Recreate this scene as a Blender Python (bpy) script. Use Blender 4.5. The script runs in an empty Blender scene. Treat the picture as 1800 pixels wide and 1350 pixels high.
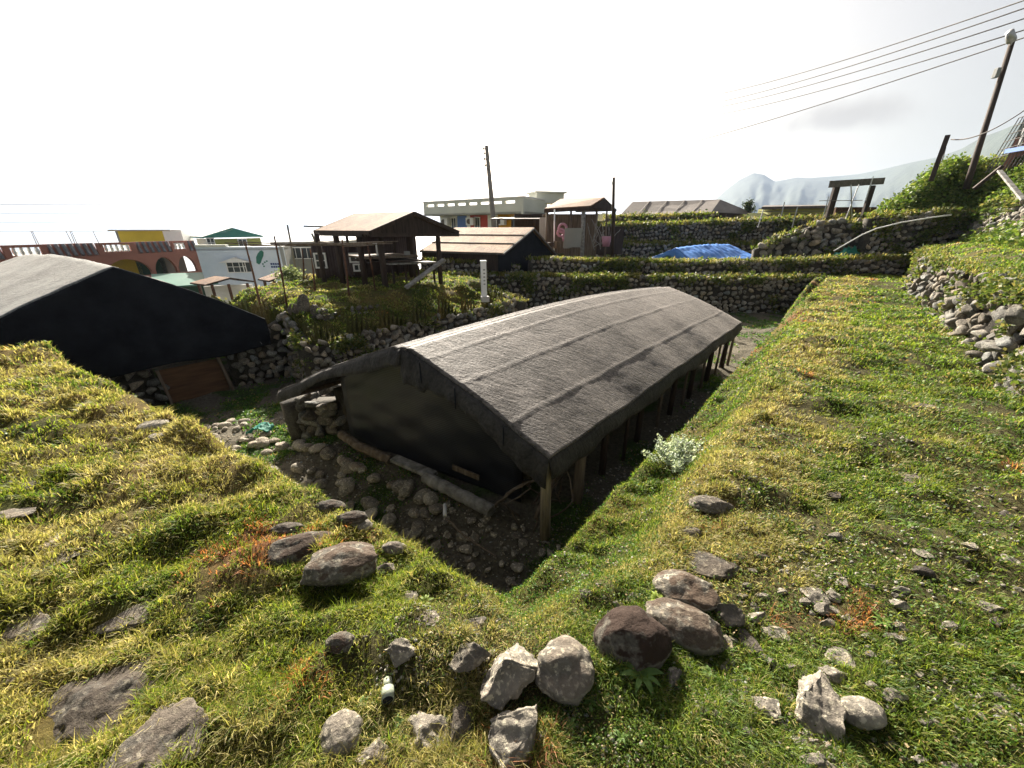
import bpy, math, random
import numpy as np
from mathutils import Vector, Matrix, noise as mnoise
R = math.radians
sc = bpy.context.scene
# ---------------------------------------------------------------- camera
W0, H0, FPX, CAMZ = 1800, 1350, 678.0, 1.6
TH = math.atan(275/678.0); CT, ST = math.cos(TH), math.sin(TH)
cam = bpy.data.cameras.new('camera'); camo = bpy.data.objects.new('camera', cam)
sc.collection.objects.link(camo); sc.camera = camo
camo.location = (0, 0, CAMZ); camo.rotation_euler = (math.pi/2-TH, 0, 0)
cam.sensor_fit = 'HORIZONTAL'; cam.sensor_width = 36; cam.lens = 36*FPX/W0
cam.clip_start = 0.05; cam.clip_end = 30000
# ---------------------------------------------------------------- world, sun, exposure
SUN_EL, SUN_AZ = R(30), R(-14)          # azimuth from +Y, minus = to the left
w = bpy.data.worlds.new('World'); sc.world = w; w.use_nodes = True
nt = w.node_tree; bg = nt.nodes['Background']
sky = nt.nodes.new('ShaderNodeTexSky'); sky.sky_type = 'NISHITA'; sky.sun_disc = False
sky.sun_elevation = SUN_EL; sky.sun_rotation = SUN_AZ
sky.dust_density = 4.5; sky.air_density = 1.15; sky.ozone_density = 1.0; sky.altitude = 50
SKY_STR = 0.15
# thin warm grey cloud veil, thicker patches low in the sky
tc = nt.nodes.new('ShaderNodeTexCoord')
mp = nt.nodes.new('ShaderNodeMapping'); mp.inputs['Scale'].default_value = (1.6, 1.6, 7.0)
nz = nt.nodes.new('ShaderNodeTexNoise'); nz.inputs['Scale'].default_value = 1.5; nz.inputs['Detail'].default_value = 5
cr = nt.nodes.new('ShaderNodeValToRGB'); cr.color_ramp.elements[0].position = .52; cr.color_ramp.elements[1].position = .74
cr.color_ramp.elements[0].color = (0, 0, 0, 1); cr.color_ramp.elements[1].color = (1, 1, 1, 1)
mx = nt.nodes.new('ShaderNodeMixRGB'); mx.inputs[2].default_value = (1.55, 1.5, 1.42, 1)
ds = nt.nodes.new('ShaderNodeMixRGB'); ds.inputs[0].default_value = .5
hs = nt.nodes.new('ShaderNodeHueSaturation'); hs.inputs['Saturation'].default_value = .38; hs.inputs['Value'].default_value = .145
ml = nt.nodes.new('ShaderNodeMath'); ml.operation = 'MULTIPLY'; ml.inputs[1].default_value = .45
gm = nt.nodes.new('ShaderNodeGamma'); gm.inputs[1].default_value = 1.4   # hazy aureole round the low sun
nt.links.new(sky.outputs[0], gm.inputs[0]); nt.links.new(gm.outputs[0], hs.inputs['Color'])
nt.links.new(tc.outputs['Generated'], mp.inputs[0]); nt.links.new(mp.outputs[0], nz.inputs['Vector'])
nt.links.new(nz.outputs['Fac'], cr.inputs[0]); nt.links.new(cr.outputs[0], ml.inputs[0])
nt.links.new(ml.outputs[0], mx.inputs[0]); nt.links.new(hs.outputs[0], mx.inputs[1])
# one soft grey cloud low over the hills
def wn(t_, **k):
    n = nt.nodes.new(t_)
    for a_, b_ in k.items(): setattr(n, a_, b_)
    return n
va = wn('ShaderNodeVectorMath', operation='SUBTRACT'); va.inputs[1].default_value = (.566, .802, .176)
vb = wn('ShaderNodeVectorMath', operation='MULTIPLY'); vb.inputs[1].default_value = (8.5, 8.5, 30)
n5 = nt.nodes.new('ShaderNodeTexNoise'); n5.inputs['Scale'].default_value = 9; n5.inputs['Detail'].default_value = 6
vl = wn('ShaderNodeVectorMath', operation='LENGTH'); ma = wn('ShaderNodeMath', operation='MULTIPLY_ADD'); ma.inputs[1].default_value = 1.9
mr = nt.nodes.new('ShaderNodeMapRange'); mr.interpolation_type = 'SMOOTHSTEP'; mr.inputs[1].default_value = 2.0; mr.inputs[2].default_value = 1.2; mr.inputs[3].default_value = 0; mr.inputs[4].default_value = .75
m3 = nt.nodes.new('ShaderNodeMixRGB'); m3.inputs[2].default_value = (.86, .84, .82, 1)
LK = nt.links.new
LK(tc.outputs['Generated'], va.inputs[0]); LK(va.outputs[0], vb.inputs[0]); LK(vb.outputs[0], vl.inputs[0]); LK(tc.outputs['Generated'], n5.inputs['Vector'])
LK(n5.outputs['Fac'], ma.inputs[0]); LK(vl.outputs['Value'], ma.inputs[2]); LK(ma.outputs[0], mr.inputs[0]); LK(mr.outputs[0], m3.inputs[0]); LK(mx.outputs[0], m3.inputs[1])
wm = nt.nodes.new('ShaderNodeMixRGB'); wm.blend_type = 'MULTIPLY'; wm.inputs[0].default_value = 1; wm.inputs[2].default_value = (1.09, 1.0, .90, 1)
LK(m3.outputs[0], wm.inputs[1]); nt.links.new(wm.outputs[0], bg.inputs[0]); bg.inputs[1].default_value = SKY_STR
sl = bpy.data.lights.new('sun', 'SUN'); so = bpy.data.objects.new('sun', sl); sc.collection.objects.link(so)
sl.energy = 5.0; sl.angle = R(0.6); sl.color = (1.0, .92, .79)
sd = Vector((math.sin(SUN_AZ)*math.cos(SUN_EL), math.cos(SUN_AZ)*math.cos(SUN_EL), math.sin(SUN_EL)))
so.rotation_euler = (-sd).to_track_quat('-Z', 'Y').to_euler()
sc.view_settings.view_transform = 'Standard'; sc.view_settings.look = 'None'
sc.view_settings.exposure = 1.88; sc.view_settings.gamma = 1.0
sc.cycles.volume_bounces = 0; sc.cycles.max_bounces = 6; sc.cycles.transparent_max_bounces = 8
sc.cycles.volume_step_rate = 10; sc.cycles.diffuse_bounces = 3; sc.cycles.transmission_bounces = 3

# ---------------------------------------------------------------- pixel helpers (rays of the photograph -> points at a real depth)
def ray(u, v):
    x = (u-900)/FPX; y = (675-v)/FPX
    return np.array((x, CT+y*ST, -ST+y*CT))
def G(u, v, z=0.0):
    d = ray(u, v); t = (z-CAMZ)/d[2]; return Vector((d[0]*t, d[1]*t, z))
def A(u, v, Y):
    d = ray(u, v); t = Y/d[1]; return Vector((d[0]*t, Y, CAMZ+d[2]*t))
def tparam(u, v, z=0.0):
    return (z-CAMZ)/ray(u, v)[2]
O = np.array((0.0, 1.39)); ax_a = np.array((.660, .751)); ax_b = np.array((-.866, .5))
def PQ(p, q, z=0.0):
    return Vector((O[0]+p*ax_a[0]+q*ax_b[0], O[1]+p*ax_a[1]+q*ax_b[1], z))
def toPQ(x, y):
    x = x-O[0]; y = y-O[1]
    return (.5*x+.866*y)/.98, (-.751*x+.660*y)/.98

# ---------------------------------------------------------------- object helpers
def tag(o, label=None, cat=None, group=None, kind=None):
    if label: o['label'] = label
    if cat: o['category'] = cat
    if group: o['group'] = group
    if kind: o['kind'] = kind
    return o
def empty(name, loc=(0, 0, 0), rz=0):
    o = bpy.data.objects.new(name, None); sc.collection.objects.link(o)
    o.location = loc; o.rotation_euler = (0, 0, rz); o.empty_display_size = .2; return o
def link(name, me, parent=None):
    o = bpy.data.objects.new(name, me); sc.collection.objects.link(o)
    if parent is not None:
        o.parent = parent
        if parent.type == 'EMPTY' and not parent.get('_local'):
            o.matrix_parent_inverse = Matrix.Translation(-Vector(parent.location))
    return o
def mesh_np(name, verts, faces, mat, parent=None, smooth=False, cols=None, attr='Col'):
    """faces: (n,k) int array or list of arrays of different k"""
    me = bpy.data.meshes.new(name)
    verts = np.asarray(verts, dtype=np.float32).reshape(-1, 3)
    if not isinstance(faces, list): faces = [faces]
    faces = [np.asarray(f, dtype=np.int32) for f in faces if len(f)]
    me.vertices.add(len(verts)); me.vertices.foreach_set('co', verts.ravel())
    nl = sum(f.size for f in faces); nf = sum(len(f) for f in faces)
    me.loops.add(nl); me.polygons.add(nf)
    me.loops.foreach_set('vertex_index', np.concatenate([f.ravel() for f in faces]))
    tot = np.concatenate([np.full(len(f), f.shape[1], np.int32) for f in faces])
    st = np.concatenate(([0], np.cumsum(tot)[:-1])).astype(np.int32)
    me.polygons.foreach_set('loop_start', st); me.polygons.foreach_set('loop_total', tot)
    if smooth: me.polygons.foreach_set('use_smooth', np.ones(nf, bool))
    me.update(calc_edges=True)
    if cols is not None:
        ca = me.color_attributes.new(attr, 'FLOAT_COLOR', 'POINT')
        c4 = np.ones((len(verts), 4), np.float32); cols = np.asarray(cols); c4[:, :cols.shape[1]] = cols; ca.data.foreach_set('color', c4.ravel())
    if mat: me.materials.append(mat)
    return link(name, me, parent)
class MB:
    def __init__(s): s.v = []; s.f = []
    def add(s, vs, fs):
        n = len(s.v); s.v += [tuple(v) for v in vs]; s.f += [tuple(i+n for i in f) for f in fs]; return s
    def box(s, c, size, rz=0, rot=None):
        hx, hy, hz = size[0]/2, size[1]/2, size[2]/2
        m = rot if rot is not None else Matrix.Rotation(rz, 3, 'Z'); c = Vector(c)
        vs = [c+m@Vector((x*hx, y*hy, z*hz)) for x in (-1, 1) for y in (-1, 1) for z in (-1, 1)]
        return s.add(vs, [(0, 1, 3, 2), (4, 6, 7, 5), (0, 4, 5, 1), (2, 3, 7, 6), (0, 2, 6, 4), (1, 5, 7, 3)])
    def beam(s, a, b, wd, ht=None, up=(0, 0, 1)):
        a = Vector(a); b = Vector(b); d = b-a; L = d.length; d.normalize(); ht = ht or wd
        up = Vector(up); x = d.cross(up)
        if x.length < 1e-3: x = d.cross(Vector((0, 1, 0)))
        x.normalize(); y = x.cross(d).normalized()
        m = Matrix((x, d, y)).transposed()
        return s.box((a+b)/2, (wd, L, ht), rot=m)
    def tube(s, pts, r, n=8, cap=True):
        pts = [Vector(p) for p in pts]; rs = r if isinstance(r, (list, tuple)) else [r]*len(pts)
        base = len(s.v); k = len(pts)
        for i, p in enumerate(pts):
            d = (pts[min(i+1, k-1)]-pts[max(i-1, 0)]).normalized()
            x = d.cross(Vector((0, 0, 1)))
            if x.length < .05: x = d.cross(Vector((0, 1, 0)))
            x.normalize(); y = d.cross(x)
            for j in range(n):
                a = 2*math.pi*j/n; s.v.append(tuple(p+(x*math.cos(a)+y*math.sin(a))*rs[i]))
        for i in range(k-1):
            for j in range(n):
                s.f.append((base+i*n+j, base+i*n+(j+1) % n, base+(i+1)*n+(j+1) % n, base+(i+1)*n+j))
        if cap:
            s.f.append(tuple(base+j for j in range(n))[::-1]); s.f.append(tuple(base+(k-1)*n+j for j in range(n)))
        return s
    def quad(s, a, b, c, d): return s.add([a, b, c, d], [(0, 1, 2, 3)])
    def slab(s, poly, off):
        """poly: list of points, off: vector -> closed prism"""
        n = len(poly); poly = [Vector(p) for p in poly]; off = Vector(off)
        return s.add(poly+[p+off for p in poly], [tuple(range(n))[::-1], tuple(range(n, 2*n))]+[(i, (i+1) % n, n+(i+1) % n, n+i) for i in range(n)])
    def build(s, name, mat, parent=None, smooth=False, bevel=0):
        me = bpy.data.meshes.new(name); me.from_pydata(s.v, [], s.f); me.update()
        if mat: me.materials.append(mat)
        if smooth:
            for p in me.polygons: p.use_smooth = True
        o = link(name, me, parent)
        if bevel:
            b = o.modifiers.new('bevel', 'BEVEL'); b.width = bevel; b.segments = 2; b.limit_method = 'ANGLE'
        return o

# numpy value noise
_rt = np.random.default_rng(5).random((256, 256))
def vn(x, y):
    xi = np.floor(x).astype(int); yi = np.floor(y).astype(int); fx = x-xi; fy = y-yi
    fx = fx*fx*(3-2*fx); fy = fy*fy*(3-2*fy)
    a = _rt[xi & 255, yi & 255]; b = _rt[(xi+1) & 255, yi & 255]; c = _rt[xi & 255, (yi+1) & 255]; d = _rt[(xi+1) & 255, (yi+1) & 255]
    return (a*(1-fx)+b*fx)*(1-fy)+(c*(1-fx)+d*fx)*fy
def fbm(x, y, o=3):
    s = 0; a = .5; t = 0
    for i in range(o):
        s = s+a*vn(x*2**i+17*i, y*2**i+31*i); t += a; a *= .5
    return s/t
def sstep(e0, e1, x):
    t = np.clip((x-e0)/(e1-e0), 0, 1); return t*t*(3-2*t)
def polysd(poly, x, y):
    """signed distance, negative inside"""
    poly = np.asarray([(p[0], p[1]) for p in poly], float); n = len(poly)
    d = np.full(x.shape, 1e9); ins = np.zeros(x.shape, bool)
    for i in range(n):
        ax, ay = poly[i]; bx, by = poly[(i+1) % n]; ex, ey = bx-ax, by-ay
        t = np.clip(((x-ax)*ex+(y-ay)*ey)/(ex*ex+ey*ey+1e-12), 0, 1)
        d = np.minimum(d, np.hypot(x-ax-t*ex, y-ay-t*ey))
        c = ((ay > y) != (by > y)); ins ^= c & (x < (bx-ax)*(y-ay)/(by-ay+1e-12)+ax)
    return np.where(ins, -d, d)

# ---------------------------------------------------------------- materials
def nmat(name):
    m = bpy.data.materials.new(name); m.use_nodes = True; t = m.node_tree
    return m, t, t.nodes['Principled BSDF']
def nn(t, typ, **kw):
    n = t.nodes.new(typ)
    for k, v in kw.items():
        if k.startswith('i_'): n.inputs[k[2:].replace('_', ' ')].default_value = v
        else: setattr(n, k, v)
    return n
def ramp(t, stops):
    r = t.nodes.new('ShaderNodeValToRGB'); e = r.color_ramp.elements
    while len(e) < len(stops): e.new(.5)
    for el, (p, c) in zip(e, stops): el.position = p; el.color = (*c, 1)
    return r
def mat_noise(name, stops, scale=5, rough=.8, bump=.3, bscale=None, detail=6, stretch=(1, 1, 1), bdist=.02, spec=.3, metal=0, rot=(0, 0, 0), attr=False):
    m, t, b = nmat(name); L = t.links.new
    tc = nn(t, 'ShaderNodeTexCoord'); mp = nn(t, 'ShaderNodeMapping'); mp.inputs['Scale'].default_value = stretch; mp.inputs['Rotation'].default_value = rot
    L(tc.outputs['Object'], mp.inputs[0])
    n = nn(t, 'ShaderNodeTexNoise', i_Scale=scale, i_Detail=detail, i_Roughness=.6); L(mp.outputs[0], n.inputs['Vector'])
    r = ramp(t, stops); L(n.outputs['Fac'], r.inputs[0])
    out = r.outputs[0]
    if attr:
        at = nn(t, 'ShaderNodeAttribute', attribute_name='Col'); mu = nn(t, 'ShaderNodeMixRGB', blend_type='MULTIPLY'); mu.inputs[0].default_value = 1
        L(out, mu.inputs[1]); L(at.outputs['Color'], mu.inputs[2]); out = mu.outputs[0]
    L(out, b.inputs['Base Color'])
    b.inputs['Roughness'].default_value = rough; b.inputs['Specular IOR Level'].default_value = spec; b.inputs['Metallic'].default_value = metal
    if bump:
        n2 = nn(t, 'ShaderNodeTexNoise', i_Scale=bscale or scale*6, i_Detail=8, i_Roughness=.65); L(mp.outputs[0], n2.inputs['Vector'])
        bp = nn(t, 'ShaderNodeBump', i_Strength=bump, i_Distance=bdist); L(n2.outputs['Fac'], bp.inputs['Height']); L(bp.outputs[0], b.inputs['Normal'])
    return m
M = {}
M['wood'] = mat_noise('weathered_wood', [(.3, (.07, .05, .035)), (.7, (.2, .16, .12))], 3, .85, .5, 12, stretch=(6, 6, .6), bdist=.01)
M['darkwood'] = mat_noise('dark_wood', [(.3, (.018, .013, .01)), (.7, (.06, .04, .03))], 3, .8, .4, 12, stretch=(6, 6, .6), bdist=.01)
M['greywood'] = mat_noise('grey_wood', [(.3, (.1, .095, .085)), (.7, (.34, .33, .31))], 3, .85, .6, 9, stretch=(3, 3, 3), bdist=.01)
M['plywood'] = mat_noise('plywood', [(.3, (.07, .035, .018)), (.7, (.15, .08, .04))], 2, .7, .1, 12, stretch=(1, 1, 8))
M['paleboard'] = mat_noise('pale_split_wood', [(.3, (.12, .1, .06)), (.7, (.4, .34, .23))], 3, .85, .7, 12, stretch=(9, 9, .6), bdist=.02)
M['dark'] = mat_noise('dark_cloth', [(.3, (.005, .006, .009)), (.7, (.014, .016, .021))], 3, .9, .6, 7, bdist=.03, spec=.15)
M['concrete'] = mat_noise('concrete', [(.3, (.3, .29, .27)), (.7, (.45, .44, .42))], 1.2, .9, .2, 20)
M['bluewhite'] = mat_noise('white_paint_blue_shade', [(.3, (.5, .58, .68)), (.7, (.6, .67, .76))], 1.5, .7, .1, 20)  # white wall paint with its bluish shade put into the colour
M['white'] = mat_noise('white_paint', [(.3, (.62, .63, .62)), (.7, (.76, .76, .74))], 1.5, .7, .1, 20)
M['cream'] = mat_noise('cream_render', [(.3, (.52, .54, .48)), (.7, (.62, .63, .57))], .8, .8, .1, 20)
def paint(name, c, rough=.7):
    return mat_noise(name, [(.25, tuple(x*.78 for x in c)), (.75, tuple(min(1, x*1.1) for x in c))], .9, rough, .1, 18)
M['pink'] = paint('pink_render', (.34, .15, .115)); M['yellow'] = paint('yellow_render', (.55, .43, .04)); M['blue'] = paint('blue_render', (.1, .18, .42))
M['red'] = paint('red_render', (.45, .07, .05)); M['orange'] = paint('orange_render', (.65, .33, .02)); M['green'] = paint('green_roof', (.03, .16, .12), .5)
M['teal'] = paint('teal_trim', (.07, .25, .22)); M['olive'] = paint('olive_wall', (.32, .33, .1)); M['glass'] = paint('window_glass', (.05, .06, .065), .15)
M['darkgreen'] = paint('dark_green', (.02, .06, .035)); M['plastic'] = paint('pink_plastic', (.48, .24, .32), .45); M['greyp'] = paint('grey_panel', (.28, .29, .28))
M['metal'] = mat_noise('galvanised_metal', [(.3, (.35, .36, .37)), (.7, (.5, .5, .5))], 8, .45, .1, 30, metal=.6)
M['wire'] = paint('wire', (.12, .11, .1)); M['rust'] = mat_noise('rusty_iron', [(.3, (.05, .025, .015)), (.7, (.16, .08, .05))], 12, .85, .3, 50)
M['pvc'] = paint('grey_plastic_pipe', (.24, .27, .21), .5); M['bluetarp'] = mat_noise('blue_tarpaulin', [(.3, (.05, .16, .5)), (.7, (.1, .27, .66))], 1.5, .45, .5, 5, bdist=.05)
M['net'] = paint('green_net', (.01, .16, .12), .6)
M['pole'] = mat_noise('concrete_pole', [(.3, (.17, .16, .14)), (.7, (.28, .26, .23))], 3, .85, .2, 20)
def leafmat(name, trans=.5, tint=(1, 1, 1)):
    m, t, b = nmat(name); L = t.links.new
    at = nn(t, 'ShaderNodeAttribute', attribute_name='Col')
    b.inputs['Roughness'].default_value = .55; b.inputs['Specular IOR Level'].default_value = .25
    tr = nn(t, 'ShaderNodeBsdfTranslucent'); ms = nn(t, 'ShaderNodeMixShader'); ms.inputs[0].default_value = trans
    br = nn(t, 'ShaderNodeMixRGB', blend_type='MULTIPLY'); br.inputs[0].default_value = 1; br.inputs[2].default_value = (1.25*tint[0], 1.25*tint[1], .8*tint[2], 1)
    L(at.outputs['Color'], b.inputs['Base Color']); L(at.outputs['Color'], br.inputs[1]); L(br.outputs[0], tr.inputs['Color'])
    L(b.outputs[0], ms.inputs[1]); L(tr.outputs[0], ms.inputs[2]); L(ms.outputs[0], t.nodes['Material Output'].inputs[0])
    return m
M['grass'] = leafmat('grass_blades', .5)
M['leaf'] = leafmat('leaves', .4)
def stonemat(name, lichen=.5, mt=.62, base=((.045, .042, .038), (.26, .24, .205)), brown=(.07, .045, .03)):
    m, t, b = nmat(name); L = t.links.new
    tc = nn(t, 'ShaderNodeTexCoord'); at = nn(t, 'ShaderNodeAttribute', attribute_name='Col')
    n = nn(t, 'ShaderNodeTexNoise', i_Scale=7, i_Detail=8, i_Roughness=.7); L(tc.outputs['Object'], n.inputs['Vector'])
    r = ramp(t, [(.3, base[0]), (.68, base[1])]); L(n.outputs['Fac'], r.inputs[0])
    # lichen spots
    n3 = nn(t, 'ShaderNodeTexNoise', i_Scale=48, i_Detail=6, i_Roughness=.6); L(tc.outputs['Object'], n3.inputs['Vector'])
    r3 = ramp(t, [(.54, (0, 0, 0)), (.61, (1, 1, 1))]); L(n3.outputs['Fac'], r3.inputs[0])
    m1 = nn(t, 'ShaderNodeMixRGB'); m1.inputs[2].default_value = (.42, .39, .31, 1)
    k = nn(t, 'ShaderNodeMath', operation='MULTIPLY'); k.inputs[1].default_value = lichen; L(r3.outputs[0], k.inputs[0]); L(k.outputs[0], m1.inputs[0]); L(r.outputs[0], m1.inputs[1])
    # moss / dark crust on upward faces, patchy
    ge = nn(t, 'ShaderNodeNewGeometry'); sx = nn(t, 'ShaderNodeSeparateXYZ'); L(ge.outputs['Normal'], sx.inputs[0])
    n4 = nn(t, 'ShaderNodeTexNoise', i_Scale=8, i_Detail=9, i_Roughness=.65); L(tc.outputs['Object'], n4.inputs['Vector'])
    ad = nn(t, 'ShaderNodeMath', operation='MULTIPLY_ADD'); ad.inputs[1].default_value = .22; L(sx.outputs['Z'], ad.inputs[0]); L(n4.outputs['Fac'], ad.inputs[2])
    r4 = ramp(t, [(mt, (0, 0, 0)), (mt+.08, (1, 1, 1))]); L(ad.outputs[0], r4.inputs[0])
    m2 = nn(t, 'ShaderNodeMixRGB'); m2.inputs[2].default_value = (*brown, 1)
    k2 = nn(t, 'ShaderNodeMath', operation='MULTIPLY'); L(r4.outputs[0], k2.inputs[0]); L(at.outputs['Alpha'], k2.inputs[1]); L(k2.outputs[0], m2.inputs[0]); L(m1.outputs[0], m2.inputs[1])
    mu = nn(t, 'ShaderNodeMixRGB', blend_type='MULTIPLY'); mu.inputs[0].default_value = 1; L(m2.outputs[0], mu.inputs[1]); L(at.outputs['Color'], mu.inputs[2])
    L(mu.outputs[0], b.inputs['Base Color']); b.inputs['Roughness'].default_value = .88; b.inputs['Specular IOR Level'].default_value = .3
    n2 = nn(t, 'ShaderNodeTexNoise', i_Scale=45, i_Detail=9, i_Roughness=.7); L(tc.outputs['Object'], n2.inputs['Vector'])
    bp = nn(t, 'ShaderNodeBump', i_Strength=.9, i_Distance=.02); L(n2.outputs['Fac'], bp.inputs['Height']); L(bp.outputs[0], b.inputs['Normal'])
    return m
M['stone'] = stonemat('stone')
M['rock'] = stonemat('rock', .7)
M['redrock'] = stonemat('moss_crusted_rock', .25, .53, brown=(.04, .023, .016))
# ground: soil under the turf, greenish with dry patches
def groundmat():
    m, t, b = nmat('turf_soil'); L = t.links.new
    at = nn(t, 'ShaderNodeAttribute', attribute_name='Col'); tc = nn(t, 'ShaderNodeTexCoord')
    n = nn(t, 'ShaderNodeTexNoise', i_Scale=22, i_Detail=9, i_Roughness=.75); L(tc.outputs['Object'], n.inputs['Vector'])
    r = ramp(t, [(.3, (.35, .35, .35)), (.7, (1.5, 1.45, 1.3))]); L(n.outputs['Fac'], r.inputs[0])
    mu = nn(t, 'ShaderNodeMixRGB', blend_type='MULTIPLY'); mu.inputs[0].default_value = 1; L(at.outputs['Color'], mu.inputs[1]); L(r.outputs[0], mu.inputs[2])
    L(mu.outputs[0], b.inputs['Base Color']); b.inputs['Roughness'].default_value = .95; b.inputs['Specular IOR Level'].default_value = .1
    n2 = nn(t, 'ShaderNodeTexNoise', i_Scale=30, i_Detail=9, i_Roughness=.75); L(tc.outputs['Object'], n2.inputs['Vector'])
    bp = nn(t, 'ShaderNodeBump', i_Strength=1, i_Distance=.04); L(n2.outputs['Fac'], bp.inputs['Height']); L(bp.outputs[0], b.inputs['Normal'])
    return m
M['ground'] = groundmat()
# woven black shade net: fibres and a faded bloom
def netmat(name, c0, c1, ang=0.0, sheen=.6, rough=.55, fs=5.0):
    m, t, b = nmat(name); L = t.links.new
    tc = nn(t, 'ShaderNodeTexCoord')
    mp = nn(t, 'ShaderNodeMapping'); mp.inputs['Rotation'].default_value = (0, 0, ang); mp.inputs['Scale'].default_value = (1, 5, 1); L(tc.outputs['Object'], mp.inputs[0])
    n = nn(t, 'ShaderNodeTexNoise', i_Scale=fs, i_Detail=9, i_Roughness=.7, i_Distortion=.9); L(mp.outputs[0], n.inputs['Vector'])
    nb = nn(t, 'ShaderNodeTexNoise', i_Scale=1.1, i_Detail=5, i_Roughness=.6); L(tc.outputs['Object'], nb.inputs['Vector'])
    nf = nn(t, 'ShaderNodeTexNoise', i_Scale=38, i_Detail=6, i_Roughness=.6); L(tc.outputs['Object'], nf.inputs['Vector'])
    a1 = nn(t, 'ShaderNodeMath', operation='MULTIPLY_ADD'); a1.inputs[1].default_value = .45; L(n.outputs['Fac'], a1.inputs[0])
    a0 = nn(t, 'ShaderNodeMath', operation='MULTIPLY'); a0.inputs[1].default_value = .3; L(nb.outputs['Fac'], a0.inputs[0]); L(a0.outputs[0], a1.inputs[2])
    a2 = nn(t, 'ShaderNodeMath', operation='MULTIPLY_ADD'); a2.inputs[1].default_value = .3; L(nf.outputs['Fac'], a2.inputs[0]); L(a1.outputs[0], a2.inputs[2])
    r = ramp(t, [(.43, c0), (.60, c1)]); L(a2.outputs[0], r.inputs[0]); L(r.outputs[0], b.inputs['Base Color'])
    b.inputs['Roughness'].default_value = rough; b.inputs['Specular IOR Level'].default_value = .3
    b.inputs['Sheen Weight'].default_value = sheen*.25; b.inputs['Sheen Roughness'].default_value = .4; b.inputs['Sheen Tint'].default_value = (1, .93, .85, 1)
    bp = nn(t, 'ShaderNodeBump', i_Strength=1.0, i_Distance=.03); L(a2.outputs[0], bp.inputs['Height']); L(bp.outputs[0], b.inputs['Normal'])
    return m
M['net_main'] = netmat('black_shade_net', (.006, .005, .005), (.145, .13, .12), R(-44), .6, .66)
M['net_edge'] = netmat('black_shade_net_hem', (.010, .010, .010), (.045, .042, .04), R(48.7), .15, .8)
M['net_left'] = netmat('faded_shade_net', (.07, .075, .075), (.26, .27, .26), R(-150), .6)
M['tin_brown'] = netmat('patched_brown_sheet', (.06, .035, .022), (.25, .145, .085), R(28), .1, .85)
M['tin_tan'] = netmat('sunlit_tan_sheet', (.09, .055, .03), (.36, .23, .135), R(28), .1, .85)  # lighter copy of the brown sheet, strong sunlight put into its colour
M['tin_grey'] = netmat('grey_sheet', (.04, .036, .032), (.13, .11, .1), R(0), .5)

# ---------------------------------------------------------------- terrain
WALL1_L, WALL1_R = Vector((-2.6, 14.4, 0)), Vector((10.6, 13.5, 0))
pt = lambda p, q: tuple(PQ(p, q))[:2]
PIT = [pt(-.02, .18), pt(0, 7), pt(.2, 8.0), pt(-1.3, 8.2), pt(-1.6, 17), pt(3.85, 17), pt(3.95, 9.2), pt(3.5, 7.3), pt(9.2, 7.3), (-1.9, 14.65), (10.5, 13.75), pt(9, .22), pt(4, .17)]
LEDGE = [pt(-.15, -.15), pt(.5, -.42), pt(3, -.36), pt(5.5, -.22), pt(10, -.05), (10.5, 13.3), pt(9, .6), pt(-.0, .4)]
RT = [(2.2, .2), (4.75, 3.1), (6.6, 5.3), (8.1, 7.2), (10.5, 10.3), (13.6, 13.6), (14.5, 15.5), (40, 15.5), (40, -20), (2, -20)]
MND = [(13.5, 16.2), (17.3, 16.3), (15.7, 13.1), (13.0, 10.0), (10.1, 6.8), (8, 3), (60, 0), (60, 60), (52, 60), (34, 40), (18, 21)]
MID = [pt(3.0, 7.0), pt(9.4, 7.0), (-1.9, 14.4), (-2.5, 16.5), (-7.0, 14.8), (-6.55, 12.7), (-7.6, 10.3), pt(3.7, 9.2)]
VIL = [(-7.3, 10.0), (-6.35, 12.8), (-6.8, 14.8), (-30, 40), (-60, 40), (-60, 9), pt(3.9, 17.5), pt(3.9, 10.8)]
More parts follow.
